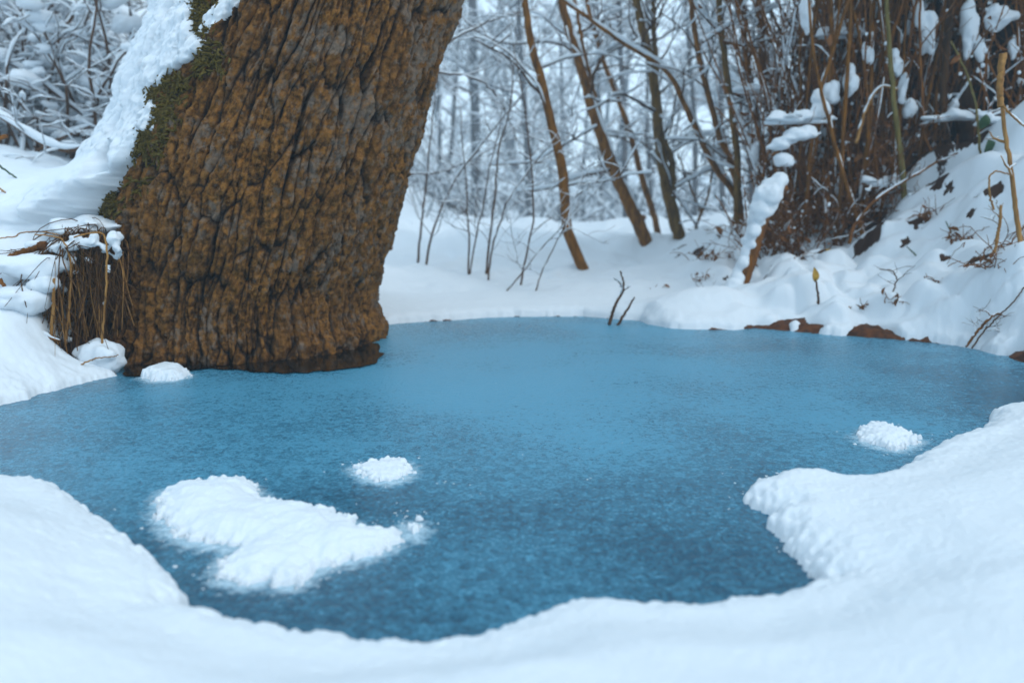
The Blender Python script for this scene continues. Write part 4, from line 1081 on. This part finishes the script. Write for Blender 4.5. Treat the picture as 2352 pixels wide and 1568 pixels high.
# ================================================================== left bank: straw tussock, snow lumps, twigs
def tussock():
    rg = np.random.default_rng(700); m, md, ms = MB(), MB(), MB()
    for i in range(560):
        px = rg.uniform(108, 285); top = np.interp(px, [112, 160, 215, 275], [600, 562, 556, 572]) + rg.normal(0, 12)
        dp = np.interp(px, [112, 275], [2.50, 2.60]) + rg.normal(0, .05)
        a = at_y(px, top, dp + .10); b = at_y(px + rg.normal(0, 8), top - rg.uniform(-10, 22), dp)
        L = rg.uniform(90, 300) * (1 if px < 250 else .7)
        c = at_y(px + rg.normal(-2, 12), top + L * .5, dp - .05 + rg.normal(0, .02)); d = at_y(px + rg.normal(-6, 20), min(top + L, 838), dp - .05 + rg.normal(0, .03))
        if i % 2 == 1:
            b[2] += rg.uniform(0, .05); c = b + np.array([rg.normal(-.02, .06), -.04, -rg.uniform(.02, .16)]); d = c + np.array([rg.normal(0, .09), rg.normal(-.02, .03), -rg.uniform(-.01, .22)])
        q = resample([a, b, (b + c) / 2 + rg.normal(0, .012, 3), c, d + rg.normal(0, .02, 3)], 11); r = rg.uniform(.0011, .0034)
        (m if i % 6 == 0 else md).tube(q, np.linspace(r, r * .5, 11), 3, False)
    for px, py, r in [(150, 588, 13), (176, 600, 9), (190, 565, 15), (205, 598, 10), (168, 628, 9), (268, 578, 15), (250, 612, 9), (258, 556, 14), (215, 545, 14), (140, 660, 8), (276, 552, 13), (236, 694, 7), (150, 780, 7), (240, 570, 11), (130, 570, 14), (160, 556, 15)]:
        s = 2.5 / F
        for k in range(3): lump(ms, at_y(px, py, 2.46) + rg.normal(0, r * s * .5, 3), (r * s * rg.uniform(.5, 1.1), r * s * .8, r * s * rg.uniform(.4, .9)), rg, 3, .5)
    loc = at_y(190, 560, 2.6)
    root = thing('straw_tussock', 'dark hanging tussock of dry straw on the left bank beside the thick leaning trunk', 'grass', loc)
    for k in (m, md, ms): shift(k, loc)
    md.build('wet_blades', M_dkstraw, root); m.build('dry_blades', M_straw, root); fuse(ms.build('snow', M_snow, root), .005, 9, .005, 45, 2)
tussock()
stalk('straw', 'long golden straw bent over and reaching down into the ice by the trunk', 'grass', [(170, 545), (205, 536), (232, 530), (245, 545), (247, 600), (242, 680), (236, 760), (228, 868)], 2.40, (4, 6), M_straw, 701, 0, .5)
stalk('straw', 'bent straw at the left end of the dark tussock, kinked at the top', 'grass', [(80, 538), (142, 544), (152, 560), (163, 600), (162, 680), (150, 790)], 2.42, (3, 6), M_straw, 702)
stalk('straw', 'short bright straw stub at the foot of the dark tussock', 'grass', [(119, 795), (118, 760), (121, 715), (124, 640)], 2.38, (8, 6), M_straw, 703)
stalk('straw', 'thin straw lying across the small snow heap at the waterline', 'grass', [(185, 838), (220, 822), (262, 818), (272, 814)], 2.33, (4, 2), M_straw, 704)
stalk('straw', 'thin reddish straw arching at the left picture edge', 'grass', [(-10, 550), (35, 542), (60, 532), (100, 532), (140, 541)], 2.55, (3, 3), M_straw, 705)
stalk('straw', 'short reddish straw leaning at the upper left edge', 'grass', [(-10, 425), (20, 450), (42, 475)], 2.85, (4, 3), M_straw, 706)
stalk('grass_blade', 'green grass blade on the snow crest at the left edge', 'grass', [(-10, 375), (25, 400), (62, 428)], 3.0, (5, 3), M_green, 707)
stalk('driftwood', 'brown bit of driftwood with snow on top at the left bank', 'log', [(20, 590), (55, 578), (80, 568), (104, 562)], 2.52, (10, 20), M_stem, 708, .02, .5)
stalk('driftwood', 'dark root slanting down the left bank above the lower snow heap', 'log', [(-20, 690), (20, 722), (60, 745), (100, 780), (118, 800)], 2.36, (22, 14), M_stem, 709, .012, .75, 4, .1)
stalk('driftwood', 'thin dark stick crossing the slanting root on the left bank', 'log', [(0, 640), (18, 670), (40, 705), (60, 740)], 2.38, (9, 7), M_stem, 710, .012, .7)
stalk('driftwood', 'dark stub at the left picture edge half way up', 'log', [(-30, 323), (-5, 318), (16, 312)], 3.1, (12, 9), M_stem, 711)
def heap(name, label, px, py, rx, rz, dp, seed, n=10, amp=.2):
    rg = np.random.default_rng(seed); mb = MB(); s = dp / F
    c = at_y(px, py, dp)
    lump(mb, (0, 0, 0), (rx * s, rx * s * .75, rz * s), rg, 3, amp)
    for k in range(n):
        a = rg.uniform(0, 6.28); r = rg.uniform(.2, .5)
        lump(mb, (np.cos(a) * rx * s * .75, np.sin(a) * rx * s * .5, rg.uniform(-.3, .6) * rz * s), (rx * s * r, rx * s * r, rz * s * r), rg, 3, .25)
    o = fuse(mb.build(name, M_snow), .006, seed, .006, 34); o.location = tuple(c)
    return tag(o, label, 'snow')
heap('snow_heap', 'small round heap of snow at the waterline between straw tussock and trunk', 228, 826, 56, 44, 2.42, 720)
heap('snow_heap', 'pillow of snow left of the straw tussock, upper one of two', 70, 615, 70, 34, 2.42, 721)
heap('snow_heap', 'pillow of snow left of the straw tussock, lower one of two', 60, 690, 60, 32, 2.38, 722)
heap('snow_heap', 'long lip of snow overhanging the straw tussock beside the trunk', 208, 524, 84, 24, 2.66, 724, 16)
heap('snow_heap', 'lump of snow hanging over the left end of the straw tussock', 105, 650, 34, 24, 2.40, 723)

# ================================================================== snow patches on the ice
SLUSH = []
def patch(label, px, hgt, seed, res=.0028, name='snow_patch', soft=.075, zmap=.012, frag=1.0):
    P0 = at_z(*np.array(px, float).T, zmap)[:, :2]
    SLUSH.append((P0, .80, .038)); c = P0.mean(0); lo, hi = P0.min(0) - .04, P0.max(0) + .04
    nx, ny = int((hi[0] - lo[0]) / res), int((hi[1] - lo[1]) / res)
    X, Y = np.meshgrid(np.linspace(lo[0], hi[0], nx), np.linspace(lo[1], hi[1], ny))
    d = -poly_sd(X, Y, P0)
    n1 = fbm(X * 16, Y * 16, octv=3, seed=seed); n2 = fbm(X * 60, Y * 60, octv=3, seed=seed + 1); n3 = vnoise(X * 180, Y * 180, seed=seed + 2)
    d = d + frag * (.012 * n1 + .014 * n2 * sstep(.05, .0, d) + .008 * n3 * sstep(.03, .0, d))
    t = np.clip(d / soft, 0, 1); e = .75 * (1 - (1 - t) ** 2) + .25 * np.sqrt(1 - (1 - t) ** 2)
    Z = np.where(d > 0, hgt * e * (1 + .35 * n1) + .0025 * e * n2 + .0012 * sstep(0, .01, d) * n3 + .002, -.012)
    o = mesh_obj(name, np.stack([X - c[0], Y - c[1], Z], -1).reshape(-1, 3), grid_q(ny, nx), None, M_snow)
    o.location = (c[0], c[1], 0)
    return tag(o, label, 'snow patch', 'snow patches lying on the ice')
patch('largest snow patch on the ice, long and lumpy, in the left foreground', [(366, 1130), (385, 1108), (430, 1095), (500, 1092), (560, 1090), (590, 1105), (608, 1132), (680, 1142), (760, 1160), (810, 1185), (850, 1205), (905, 1212), (905, 1235), (870, 1250), (830, 1262), (790, 1270), (740, 1285), (700, 1310), (670, 1325),
      (620, 1312), (560, 1322), (508, 1305), (512, 1272), (550, 1240), (500, 1235), (440, 1225), (395, 1205), (368, 1175)], .022, 800)
patch('small grainy snow patch alone on the ice above the largest one', [(812, 1060), (850, 1050), (890, 1042), (930, 1046), (946, 1066), (925, 1084), (890, 1092), (850, 1086)], .007, 803, .0022, soft=.03, frag=1.3)
patch('tiny snow patch just right of the tip of the largest one', [(932, 1186), (960, 1180), (970, 1195), (958, 1215), (938, 1210)], .008, 806, .0018, soft=.02, frag=1.2)
patch('snow patch on the ice beside the right foreground shore', [(1966, 990), (1985, 974), (2020, 968), (2055, 974), (2085, 988), (2112, 998), (2085, 1012), (2055, 1020), (2020, 1014), (1985, 1004)], .015, 809, .0022, soft=.04)
patch('flat snow patch on the ice at the foot of the leaning trunk', [(325, 858), (350, 842), (385, 836), (420, 842), (438, 855), (400, 864), (355, 866)], .026, 812, .0025, soft=.04)
sl = np.zeros(gx.shape)
for P0, amp_, rng_ in SLUSH:
    sd = poly_sd(gx, gy, P0 + np.array([0, -.012]))
    sl = np.maximum(sl, amp_ * np.exp(-np.maximum(sd, 0) / rng_))
sdp = poly_sd(gx, gy, POND)
sl = np.maximum(sl, np.where((gy < 1.9) | (gx > 1.1), .40 * np.exp(-np.abs(sdp) / .022), 0))
fattr(ice, 'slush', sl)
# crumbs of snow strewn on the ice
rg = np.random.default_rng(830); mb = MB()
for cx_, cy_, sx, sy, n in [(600, 1325, 80, 14, 70), (880, 1075, 60, 16, 40), (930, 1195, 40, 16, 30), (1750, 1120, 40, 30, 24), (2050, 1010, 60, 18, 40), (1300, 1050, 500, 90, 12), (400, 1180, 50, 40, 20), (1830, 1260, 30, 30, 24), (1040, 1090, 60, 30, 10), (470, 1230, 60, 14, 30)]:
    for k in range(n):
        p = at_z(cx_ + rg.normal(0, sx), cy_ + rg.normal(0, sy), 0)
        if poly_sd(np.array([p[0]]), np.array([p[1]]), POND)[0] > -.01: continue
        s = rg.uniform(.0006, .0019) * (1 + (rg.random() > .93)); lump(mb, p + np.array([0, 0, s * .2]), (s * rg.uniform(.8, 1.8), s * rg.uniform(.8, 1.6), s * .6), rg, 1, .5)
o = mb.build('snow_crumbs', M_snow); tag(o, 'loose crumbs of snow strewn over the blue ice', 'snow', None, 'stuff')

# hazy winter air
hm = bpy.data.materials.new('haze'); hm.use_nodes = True; hn = hm.node_tree
for nd in list(hn.nodes): hn.nodes.remove(nd)
ho = hn.nodes.new('ShaderNodeOutputMaterial'); hv = hn.nodes.new('ShaderNodeVolumePrincipled')
hv.inputs['Color'].default_value = (.68, .86, .99, 1); hv.inputs['Density'].default_value = .008; hv.inputs['Anisotropy'].default_value = 0.0
hn.links.new(hv.outputs[0], ho.inputs['Volume'])
lo, hi = np.array([-72, -72, -4.5]), np.array([72, 72, 20.0])
bv = np.array([[x, y, z] for x in (lo[0], hi[0]) for y in (lo[1], hi[1]) for z in (lo[2], hi[2])])
hz = mesh_obj('haze', bv, [[0, 1, 3, 2], [4, 6, 7, 5], [0, 4, 5, 1], [2, 3, 7, 6], [0, 2, 6, 4], [1, 5, 7, 3]], None, hm, None, False)
tag(hz, kind='stuff')

# ------------------------------------------------------------------ light, sky, camera
w = bpy.data.worlds.new('World'); SC.world = w; w.use_nodes = True
nt = w.node_tree; bg = nt.nodes['Background']
sky = nt.nodes.new('ShaderNodeTexSky'); sky.sky_type = 'NISHITA'; sky.sun_disc = False
SUN_EL, SUN_AZ = 42.0, 125.0      # azimuth clockwise from +Y
sky.sun_elevation = R_(SUN_EL); sky.sun_rotation = R_(SUN_AZ); sky.air_density = 1.0; sky.dust_density = 1.5
mx = nt.nodes.new('ShaderNodeMix'); mx.data_type = 'RGBA'; mx.inputs[0].default_value = .82
mx.inputs[7].default_value = (7.5, 9.35, 10.75, 1)       # overcast cloud deck
nt.links.new(sky.outputs[0], mx.inputs[6]); nt.links.new(mx.outputs[2], bg.inputs[0])
bg.inputs[1].default_value = .10
sl = bpy.data.lights.new('sun', 'SUN'); sl.energy = .8; sl.angle = R_(30); sl.color = (1, .95, .88)
so = bpy.data.objects.new('sun', sl); COL.objects.link(so)
so.rotation_euler = (R_(90 - SUN_EL), 0, R_(180 - SUN_AZ) + math.pi * 0)
so.location = (0, 0, 6)

cd = bpy.data.cameras.new('camera'); cam = bpy.data.objects.new('camera', cd); COL.objects.link(cam)
cam.location = (0, 0, CAMZ); cam.rotation_euler = (math.pi / 2 - PITCH, 0, 0)
cd.sensor_width = 36; cd.lens = 36 * F / 2352.0; cd.clip_start = .02; cd.clip_end = 400
cd.dof.use_dof = True; cd.dof.focus_distance = 1.95; cd.dof.aperture_fstop = 2.4
SC.camera = cam
SC.view_settings.view_transform = 'Standard'; SC.view_settings.look = 'None'; SC.view_settings.exposure = 0.54; SC.view_settings.gamma = 1
SC.render.engine = 'CYCLES'
SC.cycles.use_denoising = True
SC.cycles.max_bounces = 6; SC.cycles.diffuse_bounces = 4; SC.cycles.glossy_bounces = 3; SC.cycles.volume_bounces = 3; SC.cycles.transmission_bounces = 2
SC.cycles.sample_clamp_indirect = 6
